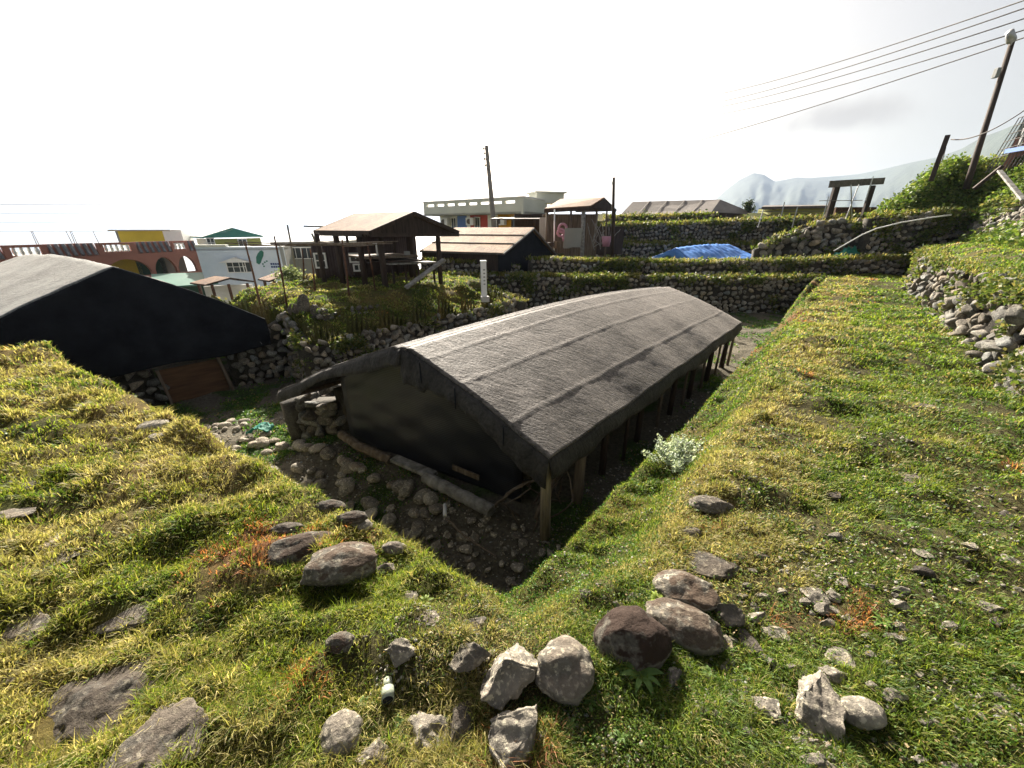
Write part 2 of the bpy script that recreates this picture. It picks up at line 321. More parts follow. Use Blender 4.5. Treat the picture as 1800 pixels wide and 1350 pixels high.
def Hbase(x, y):
    z = np.zeros_like(x)
    # ground behind the back walls
    yw = np.interp(x, [.6, 4, 8, 12, 14.2], [15.3, 15.0, 14.75, 14.6, 14.5])
    zr = .42*sstep(.14, .26, y-yw)
    pit2 = polysd([(2.5, 16.2), (12.5, 16.2), (12.5, 22.3), (2.5, 22.3)], x, y)
    zr = zr-1.0*sstep(.1, -.1, pit2)
    zr = np.where(y > 22.2, .2+1.75*sstep(23.9, 24.1, y)+.35*sstep(26.4, 26.6, y), zr)
    zr = zr-7*sstep(30, 70, y)*sstep(30, 5, x)
    zl = -.25*sstep(15.2, 16, y)-6.5*sstep(17, 24, y)-4*sstep(50, 90, y)
    # far fields climb gently to the right, fall to the sea on the left
    z = np.where(y > 14.0, zl+(zr-zl)*sstep(.8, 1.4, x-.05*(y-14)), z)
    far = sstep(60, 400, y)
    z = z*(1-far)+far*(-38+30*sstep(200, 900, x-.35*y))
    z = np.where(x < -14, np.minimum(z, -6.5*sstep(13, 17, -x)-35*sstep(60, 300, -x)), z)
    z = z+(np.minimum(z, -6.5)-z)*sstep(.1, -1.8, polysd(VIL, x, y))
    # mound on the right
    dm = polysd(MND, x, y)
    drt = polysd(RT, x, y); zrt = .86*sstep(-.2, -.32, drt)+.27*sstep(-.35, -1.2, drt)
    z = np.where((y < 15.5) & (drt < 0), np.maximum(z, zrt), z)
    zm = 1.85*sstep(-.2, -.45, dm)+1.95*sstep(-.25, -2.1, dm)-sstep(-4, -40, dm)*1.0
    z = np.where(dm < .1, np.maximum(z, zm), z)
    # ledge and pit
    dl = polysd(LEDGE, x, y); z = np.where(dl < .15, z-.45*sstep(.12, -.34, dl), z)
    p, q = toPQ(x, y)
    dp = polysd(PIT, x, y)
    fl = -1.5+.28*sstep(.7, 2.0, p)*sstep(5.4, 4.2, q)-.25*sstep(6.2, 8.2, q)
    nearside = np.where(q < .6, .28, np.where((q < 7.6) & (p < 1.2), .42, .1))
    k = sstep(.05, -nearside, dp)
    z = np.where(dp < .05, z+(fl-z)*k, z)
    # bank below the pavilion
    d2 = polysd(MID, x, y)
    qq = q-7.0
    bank = -.58+.16*sstep(.15, 1.0, qq)+.42*sstep(.7, 1.75, qq)
    pe = 3.1+.3*np.clip(q-7, 0, 2.5); bank = np.minimum(bank, -.6+.15*np.clip(q-7, 0, 2)+.75*np.clip(p-pe-.15, 0, 2))
    inm = (d2 < 0)
    z = np.where(inm & (dp > .04), np.minimum(bank, 0)*sstep(.0, -.05, d2), z)
    z = np.where(inm & (dp > .04) & (d2 > -.05), bank, z)
    return z, dp, dl
def bumps(x, y, dp):
    k = np.where(x > .8+.3*y*0, .45, 1.0)
    p, q = toPQ(x, y)
    rt = (q < -.2)
    k = np.where(rt, .5, 1.0)
    bl_ = 1-np.abs(2*fbm(x*3.4+11, y*4.6+2, 2)-1); b = (fbm(x*2.6+3, y*3.8+7, 3)-.5)*.22*k+(bl_**2-.6)*.055*k+(fbm(x*.7, y*.7+40, 2)-.5)*.16
    return b+(fbm(x*9+3, y*9+7, 2)-.5)*.03
def H(x, y):
    x = np.asarray(x, float); y = np.asarray(y, float)
    z, dp, dl = Hbase(x, y)
    near = sstep(60, 20, np.hypot(x, y))
    return z+bumps(x, y, dp)*near*(.55+.45*(dp > 0))+(1-near)*(fbm(x*.02, y*.02)-.5)*3
def Hs(x, y): return float(H(np.array([x]), np.array([y]))[0])
# colour of turf as a field: 0 green .. 1 dry straw ; second value = red-brown patches
def dryness(x, y):
    p, q = toPQ(x, y)
    d = fbm(x*1.6+9, y*2.1+4, 4)*1.8-.74
    edge_r = np.exp(-((q+.62)/.33)**2)*(p > .3)
    edge_l = np.exp(-((p+.25)/.3)**2)*(q > .8)
    left = sstep(.2, -.6, p)*(q > -.3)*.16
    far = sstep(3, 8, y)*.06
    right = np.where((q < -1.1), -.22, 0)
    return np.clip(d+.48*edge_r+.32*edge_l+left+far+right, 0, 1)
def redness(x, y):
    r = np.exp(-(((x+1.35)/.3)**2+((y-1.62)/.14)**2))+.7*np.exp(-(((x+.75)/.1)**2+((y-.95)/.07)**2))
    return np.clip(r+sstep(.74, .84, fbm(x*1.7+70, y*1.7+20, 3))*.7, 0, 1)
gx = np.unique(np.concatenate([np.arange(-13, 19, .075), -13-np.cumsum(.1*1.17**np.arange(56)), 19+np.cumsum(.1*1.17**np.arange(58))]))
gy = np.unique(np.concatenate([np.arange(-.6, 19, .075), -.6-np.cumsum(.1*1.25**np.arange(28)), 19+np.cumsum(.1*1.15**np.arange(66))]))
X, Y = np.meshgrid(gx, gy); Z = H(X, Y)
nx, ny = len(gx), len(gy)
idx = np.arange(nx*ny).reshape(ny, nx)
F = np.stack([idx[:-1, :-1].ravel(), idx[:-1, 1:].ravel(), idx[1:, 1:].ravel(), idx[1:, :-1].ravel()], 1)
dr = dryness(X, Y)[..., None]; rd = redness(X, Y)[..., None]
col = np.array((.05, .062, .016))*(1-dr)+np.array((.17, .12, .045))*dr
col = col*(1-rd)+np.array((.16, .07, .04))*rd
_, dpg, _ = Hbase(X, Y)
inp = sstep(-.05, -.3, dpg)[..., None]; gp = sstep(.5, .62, fbm(X*1.8+5, Y*1.8, 3))[..., None]
col = col*(1-inp)+(np.array((.13, .12, .10))*(1-gp)+np.array((.06, .10, .035))*gp)*inp
PG, QGd = toPQ(X, Y); clg = fbm(X*3.1+60, Y*3.1+11, 3); bare = (sstep(.52, .42, clg)*np.where((QGd < -.3) | (Y < 1.3), .9, .3)*(Y < 14))[..., None]*(1-inp); col = col*(1-bare)+np.array((.075, .07, .035))*bare
farg = sstep(30, 80, Y)[..., None]; col = col*(1-farg)+np.array((.06, .09, .04))*farg
gr = mesh_np('ground', np.stack([X, Y, Z], -1), F, M['ground'], None, True, col.reshape(-1, 3))
tag(gr, kind='structure')

# ---------------------------------------------------------------- stones
def ico(sub):
    import bmesh
    bm = bmesh.new(); bmesh.ops.create_icosphere(bm, subdivisions=sub, radius=1)
    v = np.array([q.co[:] for q in bm.verts]); f = np.array([[q.index for q in g.verts] for g in bm.faces]); bm.free(); return v, f
ICO = {k: ico(k) for k in (1, 2, 3, 4, 5)}
def rock_shape(rng, sub=2, angular=.5, nplanes=9):
    v = ICO[sub][0].copy()
    nrm = v/np.linalg.norm(v, axis=1, keepdims=True)
    for i in range(nplanes):
        n = rng.normal(size=3); n /= np.linalg.norm(n)
        c = rng.uniform(.55, .85)*(1-.35*angular)+.25*(1-angular)
        d = v@n; over = np.clip(d-c, 0, None); v -= over[:, None]*n*.93
    k = rng.uniform(0, 50, 3)
    s = np.sin(nrm@rng.normal(size=(3, 3))*3+k).sum(1)*.025+np.sin(nrm@rng.normal(size=(3, 3))*7+k).sum(1)*.012
    return v+nrm*s[:, None]
def rots(rng, n, tilt=.5):
    a = rng.uniform(0, 2*math.pi, n); out = np.zeros((n, 3, 3))
    b = rng.normal(0, tilt, n); c = rng.normal(0, tilt, n)
    ca, sa, cb, sb, cc, s_ = np.cos(a), np.sin(a), np.cos(b), np.sin(b), np.cos(c), np.sin(c)
    Rz = np.zeros((n, 3, 3)); Rz[:, 0, 0] = ca; Rz[:, 0, 1] = -sa; Rz[:, 1, 0] = sa; Rz[:, 1, 1] = ca; Rz[:, 2, 2] = 1
    Rx = np.zeros((n, 3, 3)); Rx[:, 0, 0] = 1; Rx[:, 1, 1] = cb; Rx[:, 1, 2] = -sb; Rx[:, 2, 1] = sb; Rx[:, 2, 2] = cb
    Ry = np.zeros((n, 3, 3)); Ry[:, 1, 1] = 1; Ry[:, 0, 0] = cc; Ry[:, 0, 2] = s_; Ry[:, 2, 0] = -s_; Ry[:, 2, 2] = cc
    return Rz@Rx@Ry
def stone_cols(rng, n, tone=1.0, moss=.6):
    g = rng.uniform(.55, 1.25, n)*tone; w_ = rng.normal(0, .06, n)
    return np.stack([g*(1+w_), g, g*(1-w_*1.2), rng.uniform(0, 1, n)*moss], 1)
def stone_batch(rng, pos, size, frame, shapes, sub, tone=1, moss=.6, tilt=.35):
    """pos (n,3); size (n,3) semi axes in the wall frame; frame (n,3,3) columns = along, out, up"""
    n = len(pos); si = rng.integers(0, len(shapes), n); S = np.array(shapes)[si]
    rt = rots(rng, n, .8); S = np.einsum('nij,nkj->nki', rt, S)
    S = S*size[:, None, :]
    a = rng.normal(0, tilt, n); c, s = np.cos(a), np.sin(a)
    x = S[..., 0]*c[:, None]-S[..., 2]*s[:, None]; zz = S[..., 0]*s[:, None]+S[..., 2]*c[:, None]; S = np.stack([x, S[..., 1], zz], -1)
    V = np.einsum('nij,nkj->nki', frame, S)+pos[:, None, :]
    f = ICO[sub][1]; nv = S.shape[1]
    F = (f[None]+(np.arange(n)*nv)[:, None, None]).reshape(-1, 3)
    C = np.repeat(stone_cols(rng, n, tone, moss), nv, 0)
    return V.reshape(-1, 3), F, C
WALLF = []
fringe = []          # points along wall tops where turf hangs over
def stone_wall(name, label, path, size, seed, cat='stone wall', sub=1, tone=1.0, moss=.6, lean=.12, depth=.5, smooth=False, parent=None, group=None, gap=.92, fr=1.0, jit=.25, matk='stone'):
    """path: list of (x, y, zbottom, ztop); the built face looks towards the camera side"""
    rng = np.random.default_rng(seed)
    shapes = [rock_shape(rng, sub, .85, 9) for _ in range(14)]
    P, Sz, Fr = [], [], []; core = MB()
    for (x0, y0, b0, t0), (x1, y1, b1, t1) in zip(path[:-1], path[1:]):
        al = np.array((x1-x0, y1-y0, 0.)); L = np.linalg.norm(al); al /= L
        out = np.array((al[1], -al[0], 0.))
        mid = np.array(((x0+x1)/2, (y0+y1)/2))
        if out[:2]@(-mid) < 0: out = -out
        up = np.array((0, 0, 1.)); hmax = max(t0-b0, t1-b1)
        fr_m = np.stack([al, out, up], 1)
        nr = max(1, int(hmax/(size*.78)))
        for r in range(nr+1):
            s = rng.uniform(0, size)
            while s < L:
                sz = size*rng.uniform(.6, 1.45)
                t = min(1, (s+sz/2)/L); zb = b0+(b1-b0)*t; zt = t0+(t1-t0)*t; h = zt-zb
                z = zb+(r+.45)*size*.78+rng.normal(0, size*.14)+size*.3*math.sin(s*1.9+r*.7)
                if z < zt+size*.1:
                    k = (z-zb)/max(h, .01)
                    P.append(np.array((x0, y0, 0))+al*(s+sz/2)+up*z-out*(lean*(k*h))+out*rng.normal(0, size*jit*.4))
                    Sz.append((sz*.62*gap, size*rng.uniform(.4, .6), size*rng.uniform(.42, .66)*gap)); Fr.append(fr_m)
                s += sz*.95
        o3 = out*-1
        a0 = np.array((x0, y0, b0-.15)); a1 = np.array((x1, y1, b1-.15)); c0 = np.array((x0, y0, t0))+o3*lean*(t0-b0); c1 = np.array((x1, y1, t1))+o3*lean*(t1-b1)
        i_ = o3*size*.22
        core.slab([a0+i_, a1+i_, c1+i_-up*.08, c0+i_-up*.08], o3*min(depth, .25))
        WALLF.append((x0, y0, b0, t0, x1, y1, b1, t1, out[0], out[1], lean, moss if fr > 0 else 0, size))
        n = int(L/.035*fr)
        for _ in range(n):
            t = rng.random(); fringe.append((x0+(x1-x0)*t-out[0]*(lean*(t0-b0)+rng.uniform(-.06, depth*.8)), y0+(y1-y0)*t-out[1]*(lean*(t0-b0)+rng.uniform(-.06, depth*.8)), t0+(t1-t0)*t-rng.uniform(0, .03)))
    V, F, C = stone_batch(rng, np.array(P), np.array(Sz), np.array(Fr), shapes, sub, tone, moss)
    nv = len(V); cv = np.array(core.v); cf = core.f
    V = np.concatenate([V, cv]); C = np.concatenate([C, np.tile((.28, .27, .25, 0.), (len(cv), 1))])
    F = [F, np.array([f for f in cf if len(f) == 4])+nv]
    o = mesh_np(name, V, F, M[matk], parent, smooth, C)
    if label: tag(o, label, cat, group)
    return o
FOOT = []
def in_rock(x, y, sh=.72):
    m = np.zeros(len(x), bool)
    for fx, fy, rx, ry, rz, w_ in FOOT:
        if w_ < 24: continue
        c, s = math.cos(rz), math.sin(rz); dx, dy = x-fx, y-fy; m |= ((dx*c+dy*s)/(rx*sh))**2+((-dx*s+dy*c)/(ry*sh))**2 < 1
    return m
def rock(u, v, wpx, hpx, kind, label, name='rock', z=None, tone=1.0, tilt=0.0, moss=.5, mat='rock', cat='rock', group=None, seed=None, sink=.25, flat=1.0, wide=1.0):
    """kind: 'round' | 'angular' | 'slab'"""
    rng = np.random.default_rng(seed if seed is not None else int(u*7+v*13))
    zz = 0.0
    p = G(u, v, zz)
    for _ in range(3):
        zz = Hs(p.x, p.y) if z is None else z
        p = G(u, v, zz+.02)
    t = tparam(u, v, zz); wd = wpx*t/FPX; ht = hpx*t/FPX
    sub = 5 if wpx > 42 else (4 if wpx > 20 else 3)
    ang = {'round': .15, 'angular': .95, 'slab': .75}[kind]
    smooth_ = kind == 'round' and moss == 0
    S = rock_shape(rng, sub, ang, 0 if smooth_ else {'round': 9, 'angular': 13, 'slab': 10}[kind])
    S = S/np.maximum(np.abs(S).max(0), .01)
    nr = S/np.linalg.norm(S, axis=1, keepdims=True)
    if sub == 5:
        k0 = Vector(rng.uniform(0, 40, 3)); am = .11 if kind != 'round' else (.012 if smooth_ else .06)
        D = np.array([mnoise.fractal(Vector(q*2.2)+k0, .8, 2.1, 5) for q in S]); S = S+nr*(D*am)[:, None]
    else:
        for fq, am in ((9, .03), (21, .02)):
            K = rng.normal(size=(3, 3))*fq; S = S+nr*((np.sin(S@K[:, 0])*np.sin(S@K[:, 1])*np.sin(S@K[:, 2]))[:, None])*am
    el = math.atan2(CAMZ-zz, math.hypot(p.x, p.y)); se, ce = math.sin(el), math.cos(el)
    e = min(wd, ht)*(.26 if kind == 'slab' else .5)*flat
    dy = min(max(.5*wd, (ht-e*ce)/se), 1.7*wd)*wide; dz = e*.8
    gk_ = 1.05 if kind == 'angular' else .97; S = S*np.array((wd*.54*gk_, dy*.54*gk_, dz*gk_))
    o = mesh_np(name, S, ICO[sub][1], M[mat], None, kind == 'round', np.tile(np.array((*(np.array((1, .98, .94))*tone*rng.uniform(.9, 1.1)), moss)), (len(S), 1)))
    o.location = (p.x, p.y, zz+e-dz); FOOT.append((p.x, p.y, wd*.5, dy*.5, (tilt if abs(u-172) > 5 else .1), wpx))
    o.rotation_euler = (rng.normal(0, .06), rng.normal(0, .08), tilt if abs(u-172) > 5 else .1)
    return tag(o, label, cat, group)

# ================================================================ MAIN HOUSE
def lerp(a, b, t): return a+(b-a)*t
mh = empty('sunken_house', PQ(4.9, 2.7, -1.3))
tag(mh, 'long low house sunk in the stone pit under a black shade net roof', 'house')
eR0, eR1 = Vector((.325, 2.89, -.30)), Vector((4.86, 8.06, -.28))
rg0, rg1 = Vector((-1.11, 3.73, .50)), Vector((3.46, 8.89, .37))
eL0, eL1 = Vector((-3.2, 4.87, -.50)), Vector((1.5, 10.1, -.45))
def roofpt(s, r):
    """s 0..1 along, r -1 (left eave) .. 0 ridge .. 1 (right eave)"""
    rg = lerp(rg0, rg1, s)+Vector((0, 0, .13*math.sin(math.pi*s)))
    e = lerp(eR0, eR1, s) if r >= 0 else lerp(eL0, eL1, s)
    e = e+Vector((0, 0, .010*math.sin(s*19)+.007*math.sin(s*47)))
    a = abs(r); p = lerp(rg, e, a)
    p.z += .05*math.sin(math.pi*a)-(.03 if a < .04 else 0)
    # rafters push up faint ridges, cloth sags between
    p.z += .003*(mnoise.noise(Vector((s*16, a*5, 2)))) + .003*(mnoise.noise(Vector((s*60, a*16, 2))))
    for sa in (.17, .42, .74): p.z += (.006*math.exp(-((a-sa-.01)/.012)**2) if r > 0 else 0)
    # diagonal pull folds near the front corner
    k = max(0, 1-s*4)*a
    p.z += .012*k*math.sin((s*50+a*14))
    return p
NS, NR = 150, 90
V = []; 
for i in range(NS+1):
    for j in range(-NR, NR+1): V.append(roofpt(i/NS, j/NR)[:])
wN = 2*NR+1; idx = np.arange((NS+1)*wN).reshape(NS+1, wN)
F = np.stack([idx[:-1, :-1].ravel(), idx[1:, :-1].ravel(), idx[1:, 1:].ravel(), idx[:-1, 1:].ravel()], 1)
roof = mesh_np('roof', V, F, M['net_main'], mh, True)
sm = roof.modifiers.new('thickness', 'SOLIDIFY'); sm.thickness = .02; sm.offset = -1
# hem drapes: right eave, front gable, left eave
def drape(name, pts, drop, out, mat, parent, n=4, label=None):
    V = []; m = len(pts)
    for i, p in enumerate(pts):
        d = drop(i/(m-1)); 
        for k in range(n+1):
            f = k/n; q = Vector(p)+Vector(out)*(.045*math.sin(f*math.pi*.6)+.012*math.sin(i*.9)*f)-Vector((0, 0, d*f)); V.append(q[:])
    idx = np.arange(m*(n+1)).reshape(m, n+1)
    F = np.stack([idx[:-1, :-1].ravel(), idx[1:, :-1].ravel(), idx[1:, 1:].ravel(), idx[:-1, 1:].ravel()], 1)
    o = mesh_np(name, V, F, mat, parent, True); s = o.modifiers.new('thickness', 'SOLIDIFY'); s.thickness = .012; s.offset = 1
    return o
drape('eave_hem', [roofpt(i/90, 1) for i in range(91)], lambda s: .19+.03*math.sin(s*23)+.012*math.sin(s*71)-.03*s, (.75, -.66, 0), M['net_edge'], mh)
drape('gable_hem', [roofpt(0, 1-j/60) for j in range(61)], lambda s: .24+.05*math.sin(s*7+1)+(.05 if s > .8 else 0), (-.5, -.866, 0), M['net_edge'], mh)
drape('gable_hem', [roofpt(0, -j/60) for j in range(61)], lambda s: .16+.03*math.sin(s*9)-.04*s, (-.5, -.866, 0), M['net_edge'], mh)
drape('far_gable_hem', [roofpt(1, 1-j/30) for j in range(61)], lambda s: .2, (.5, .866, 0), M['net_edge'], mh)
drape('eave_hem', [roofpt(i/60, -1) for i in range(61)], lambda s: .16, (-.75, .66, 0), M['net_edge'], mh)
for a in (.17, .42, .74):       # sewn seams along the slope
    b = MB(); b.tube([roofpt(s/120, a+.012*math.sin(s*.05))+Vector((0, 0, .011)) for s in range(121)], .0095, 5)
    b.tube([roofpt(0, a)+Vector((-.03, -.05, -.22*k/4+.0)) for k in range(5)], .007, 4)
    b.build('seam', M['dark'], mh, True)
# gable wall of dark corrugated sheet, under the overhang
gp_ = 1.9
def gw(q, z): return PQ(gp_, q, z)
V = []; cols = 240; top = []
qL, qR = 4.15, 1.33
for i in range(cols+1):
    f = i/cols; q = lerp(qR, qL, f); off = .0
    pR, pL = toPQ(eR0.x, eR0.y)[1], toPQ(eL0.x, eL0.y)[1]
    qr = toPQ(rg0.x, rg0.y)[1]
    zt = (lerp(.42, -.36, (qr-q)/(qr-pR)) if q < qr else lerp(.42, -.56, (q-qr)/(pL-qr)))
    V.append(gw(q, -1.24)); V.append(gw(q, zt))
# rows of a nearly flat sheet; its ribs come from the banded colour
rows = 46; VV = []; 
for r_ in range(rows+1):
    for i in range(25):
        f = i/24; q = lerp(qR, qL, f); j = int(f*cols); zt = V[j*2+1].z; zb = -1.24
        z = lerp(zb, zt, r_/rows); p = PQ(gp_-.012*math.sin(r_*.5)*math.sin(i*.8), q, z); VV.append(p[:])
idx = np.arange((rows+1)*25).reshape(rows+1, 25)
F = np.stack([idx[:-1, :-1].ravel(), idx[1:, :-1].ravel(), idx[1:, 1:].ravel(), idx[:-1, 1:].ravel()], 1)
M['corr'], t, b_ = nmat('dark_sheet_rib_shade')
tc = nn(t, 'ShaderNodeTexCoord'); wv = nn(t, 'ShaderNodeTexWave', wave_type='BANDS', bands_direction='Z', i_Scale=13.5, i_Distortion=.2, i_Detail=2); t.links.new(tc.outputs['Object'], wv.inputs['Vector'])  # shading of the ribs painted as light and dark bands in the colour
n_ = nn(t, 'ShaderNodeTexNoise', i_Scale=1.6, i_Detail=6); t.links.new(tc.outputs['Object'], n_.inputs['Vector']); ad = nn(t, 'ShaderNodeMath', operation='MULTIPLY'); t.links.new(wv.outputs['Fac'], ad.inputs[0]); t.links.new(n_.outputs['Fac'], ad.inputs[1])
rp_ = ramp(t, [(.08, (.008, .009, .014)), (.6, (.03, .033, .044))]); t.links.new(ad.outputs[0], rp_.inputs[0]); t.links.new(rp_.outputs[0], b_.inputs['Base Color']); b_.inputs['Roughness'].default_value = .45
o = mesh_np('gable_wall', VV, F, M['corr'], mh); s = o.modifiers.new('thickness', 'SOLIDIFY'); s.thickness = .01
# inner core: dark floor box & side wall of rubble
def hs_path(p0, p1, q, zb, zt, n=4): return [(*PQ(lerp(p0, p1, i/n), q)[:2], zb, zt) for i in range(n+1)]
stone_wall('side_wall', None, hs_path(2.1, 8.1, 1.45, -1.45, -.45), .17, 31, sub=2, tone=.62, parent=mh, fr=0, depth=.3)
stone_wall('side_wall', None, hs_path(1.95, 8.1, 4.15, -1.45, -.5), .2, 32, sub=1, tone=.8, parent=mh, fr=0, depth=.3)
stone_wall('gable_footing', None, [(*PQ(1.88, 4.2)[:2], -1.6, -.66), (*PQ(1.7, 4.95)[:2], -1.65, -.78), (*PQ(2.6, 5.2)[:2], -1.65, -.8)], .2, 33, sub=3, tone=.8, parent=mh, fr=0, depth=.3, smooth=True)
stone_wall('far_wall', None, [(*PQ(8.0, 1.5)[:2], -1.45, -.4), (*PQ(8.0, 4.1)[:2], -1.45, -.4)], .2, 34, parent=mh, fr=0, depth=.2)
# posts under the right eave
rng = np.random.default_rng(3)
for i, (p, q, r, m_) in enumerate([(1.56, .83, .05, 'paleboard'), (2.25, .86, .056, 'wood'), (2.85, .9, .04, 'darkwood'), (3.35, .86, .022, 'darkwood'), (3.9, .92, .04, 'darkwood'), (4.5, .88, .022, 'wood'), (5.1, .9, .04, 'darkwood'), (5.5, .86, .02, 'wood'), (6.0, .9, .04, 'darkwood'), (6.5, .87, .022, 'wood'), (7.0, .9, .045, 'darkwood'), (7.5, .88, .022, 'wood'), (7.95, .88, .05, 'darkwood'), (8.3, .84, .03, 'wood')]):
    b = MB(); z1 = -.34; lx = rng.normal(0, .02)
    b.tube([PQ(p+lx, q, -1.55), PQ(p+lx*.5, q, -1.0), PQ(p, q, z1)], [r*1.15, r*1.05, r*.95], 9)
    b.build('post', M[m_], mh, True)
for q, z in ((.85, -.36), (4.7, -.56)):
    MB().tube([PQ(1.5, q, z), PQ(8.35, q, z+.01)], .035, 8).build('eave_beam', M['darkwood'], mh, True)
MB().tube([roofpt(0, 0)+Vector((.1, .1, -.12)), roofpt(.5, 0)+Vector((0, 0, -.12)), roofpt(1, 0)+Vector((0, 0, -.1))], .05, 8).build('ridge_beam', M['darkwood'], mh, True)
for k in range(12):
    s = .03+k/12.3
    for sg in (-1, 1):
        MB().tube([roofpt(s, .02*sg)-Vector((0, 0, .06)), roofpt(s, .5*sg)-Vector((0, 0, .06)), roofpt(s, .97*sg)-Vector((0, 0, .05))], .022, 6).build('rafter', M['darkwood'], mh, True)
# ---- logs and boards at the foot of the gable
def log(label, pts, r, mat, name='log', cat='log', n=12):
    b = MB(); P = [Vector(p) for p in pts]; PP = []; RR = []; rg = np.random.default_rng(int(abs(P[0].x)*100))
    for i in range(25):
        f = i/24*(len(P)-1); k = min(int(f), len(P)-2); PP.append(lerp(P[k], P[k+1], f-k)+Vector(rg.normal(0, r*.05, 3))); RR.append(r*(1+rg.normal(0, .04)))
    b.tube(PP, RR, n); return tag(b.build(name, M[mat], None, False), label, cat)
log('thick grey log lying at the foot of the dark gable, nearest the corner post', [A(733, 836, 0) if 0 else PQ(1.62, 2.42, -1.14), PQ(1.58, 1.9, -1.15), PQ(1.55, 1.42, -1.17)], .072, 'greywood')
log('curved brown log lying at the left end of the dark gable foot', [PQ(1.72, 4.05, -1.06), PQ(1.66, 3.6, -1.10), PQ(1.7, 3.1, -1.16)], .06, 'wood')
tag(MB().beam(PQ(1.72, 3.05, -1.13), PQ(1.68, 2.35, -1.12), .13, .05).build('plank', M['greywood'], None, False, .006), 'short pale split plank between the two logs at the gable foot', 'plank')
tag(MB().beam(PQ(1.82, 2.2, -1.02), PQ(1.82, 1.82, -1.04), .02, .07).build('board', M['wood'], None, False, .004), 'small brown board leaning on the corrugated gable behind the thick log', 'board')
rng = np.random.default_rng(77)
def stick(label, pts, r, mat='wood', name='stick', cat='stick', group=None):
    b = MB(); P = [Vector(p) for p in pts]; PP = [P[0]]
    for a, c in zip(P[:-1], P[1:]):
        for k in range(1, 5): PP.append(lerp(a, c, k/4)+Vector(rng.normal(0, (c-a).length*.02, 3)))
    b.tube(PP, [r*(1-.4*i/len(PP)) for i in range(len(PP))], 6); return tag(b.build(name, M[mat], None, True), label, cat, group)
stick('thin grey stick lying on the rubble below the thick log', [PQ(1.25, 1.75, -1.22), PQ(1.15, 1.35, -1.24), PQ(1.1, 1.0, -1.22)], .014)
stick('bent driftwood branch leaning inside the gable corner', [PQ(1.6, 1.5, -1.25), PQ(1.62, 1.3, -.95), PQ(1.9, 1.1, -.8), PQ(2.4, 1.05, -.7)], .02)
stick('long bare branch leaning between the first two posts', [PQ(1.6, .95, -1.1), PQ(2.0, 1.0, -.8), PQ(2.5, 1.05, -.62)], .024)
for k in range(9):
    p = rng.uniform(1.6, 2.3); q = rng.uniform(.95, 1.3)
    stick('thin twisted branch in the heap behind the corner post', [PQ(p, q, -1.3), PQ(p+rng.normal(0, .15), q+rng.normal(0, .1), -1.0), PQ(p+rng.normal(.1, .25), q+rng.normal(0, .12), rng.uniform(-.95, -.6))], .01, group='branches heaped behind the corner post')
stick('thin pole leaning at the left tip of the black net roof', [PQ(2.0, 5.25, -1.25), PQ(2.35, 5.35, -.62)], .016, 'greywood')

# ================================================================ LEFT HOUSE
lh = empty('sunken_house', PQ(1.5, 12, -1.7)); tag(lh, 'house at the left edge wrapped in dark cloth, with a faded grey net roof', 'house')
QG = 9.14
def lroof(s, r):
    q = QG-.02+s*5.8
    rz = .94+.10*math.sin(math.pi*min(1, s*1.0))
    pr, zr = 1.41, rz
    pe, ze = (3.52, -.33) if r >= 0 else (-1.35, -.42)
    a = abs(r); p = lerp(pr, pe, a); z = lerp(zr, ze, a)+.12*math.sin(math.pi*a)*.5
    z += .02*mnoise.noise(Vector((s*8, r*4, 5)))+.01*mnoise.noise(Vector((s*30, r*12, 5)))
    return PQ(p, q, z)
V = [lroof(i/60, j/30)[:] for i in range(61) for j in range(-30, 31)]
idx = np.arange(61*61).reshape(61, 61); F = np.stack([idx[:-1, :-1].ravel(), idx[1:, :-1].ravel(), idx[1:, 1:].ravel(), idx[:-1, 1:].ravel()], 1)
o = mesh_np('roof', V, F, M['net_left'], lh, True); o.modifiers.new('thickness', 'SOLIDIFY').thickness = .03
for a in (-.3, -.62, -.85):
    MB().tube([lroof(s/60, a)+Vector((0, 0, .008)) for s in range(61)], .008, 4).build('seam', M['dark'], lh, True)
for s in (.33, .66): MB().tube([lroof(s, -j/30)+Vector((0, 0, .008)) for j in range(31)], .006, 4).build('seam', M['dark'], lh, True)
# front cloth
V = []
for i in range(81):
    f = i/80; r = -1+2*f; tp = lroof(0, r); p0, _ = toPQ(tp.x, tp.y)
    zb = -.92+.03*math.sin(f*14)
    for k in range(25):
        g = k/24; z = lerp(tp.z+.02, zb, g); bl = .1*math.sin(math.pi*min(1, g*1.1))*.3+.03*mnoise.noise(Vector((f*9, g*3, 0)))+.014*mnoise.noise(Vector((f*30+g*9, g*6, 9)))
        V.append(PQ(p0, QG-.05-bl, z)[:])
idx = np.arange(81*25).reshape(81, 25); F = np.stack([idx[:-1, :-1].ravel(), idx[1:, :-1].ravel(), idx[1:, 1:].ravel(), idx[:-1, 1:].ravel()], 1)
o = mesh_np('gable_cloth', V, F, M['dark'], lh, True); o.modifiers.new('thickness', 'SOLIDIFY').thickness = .02
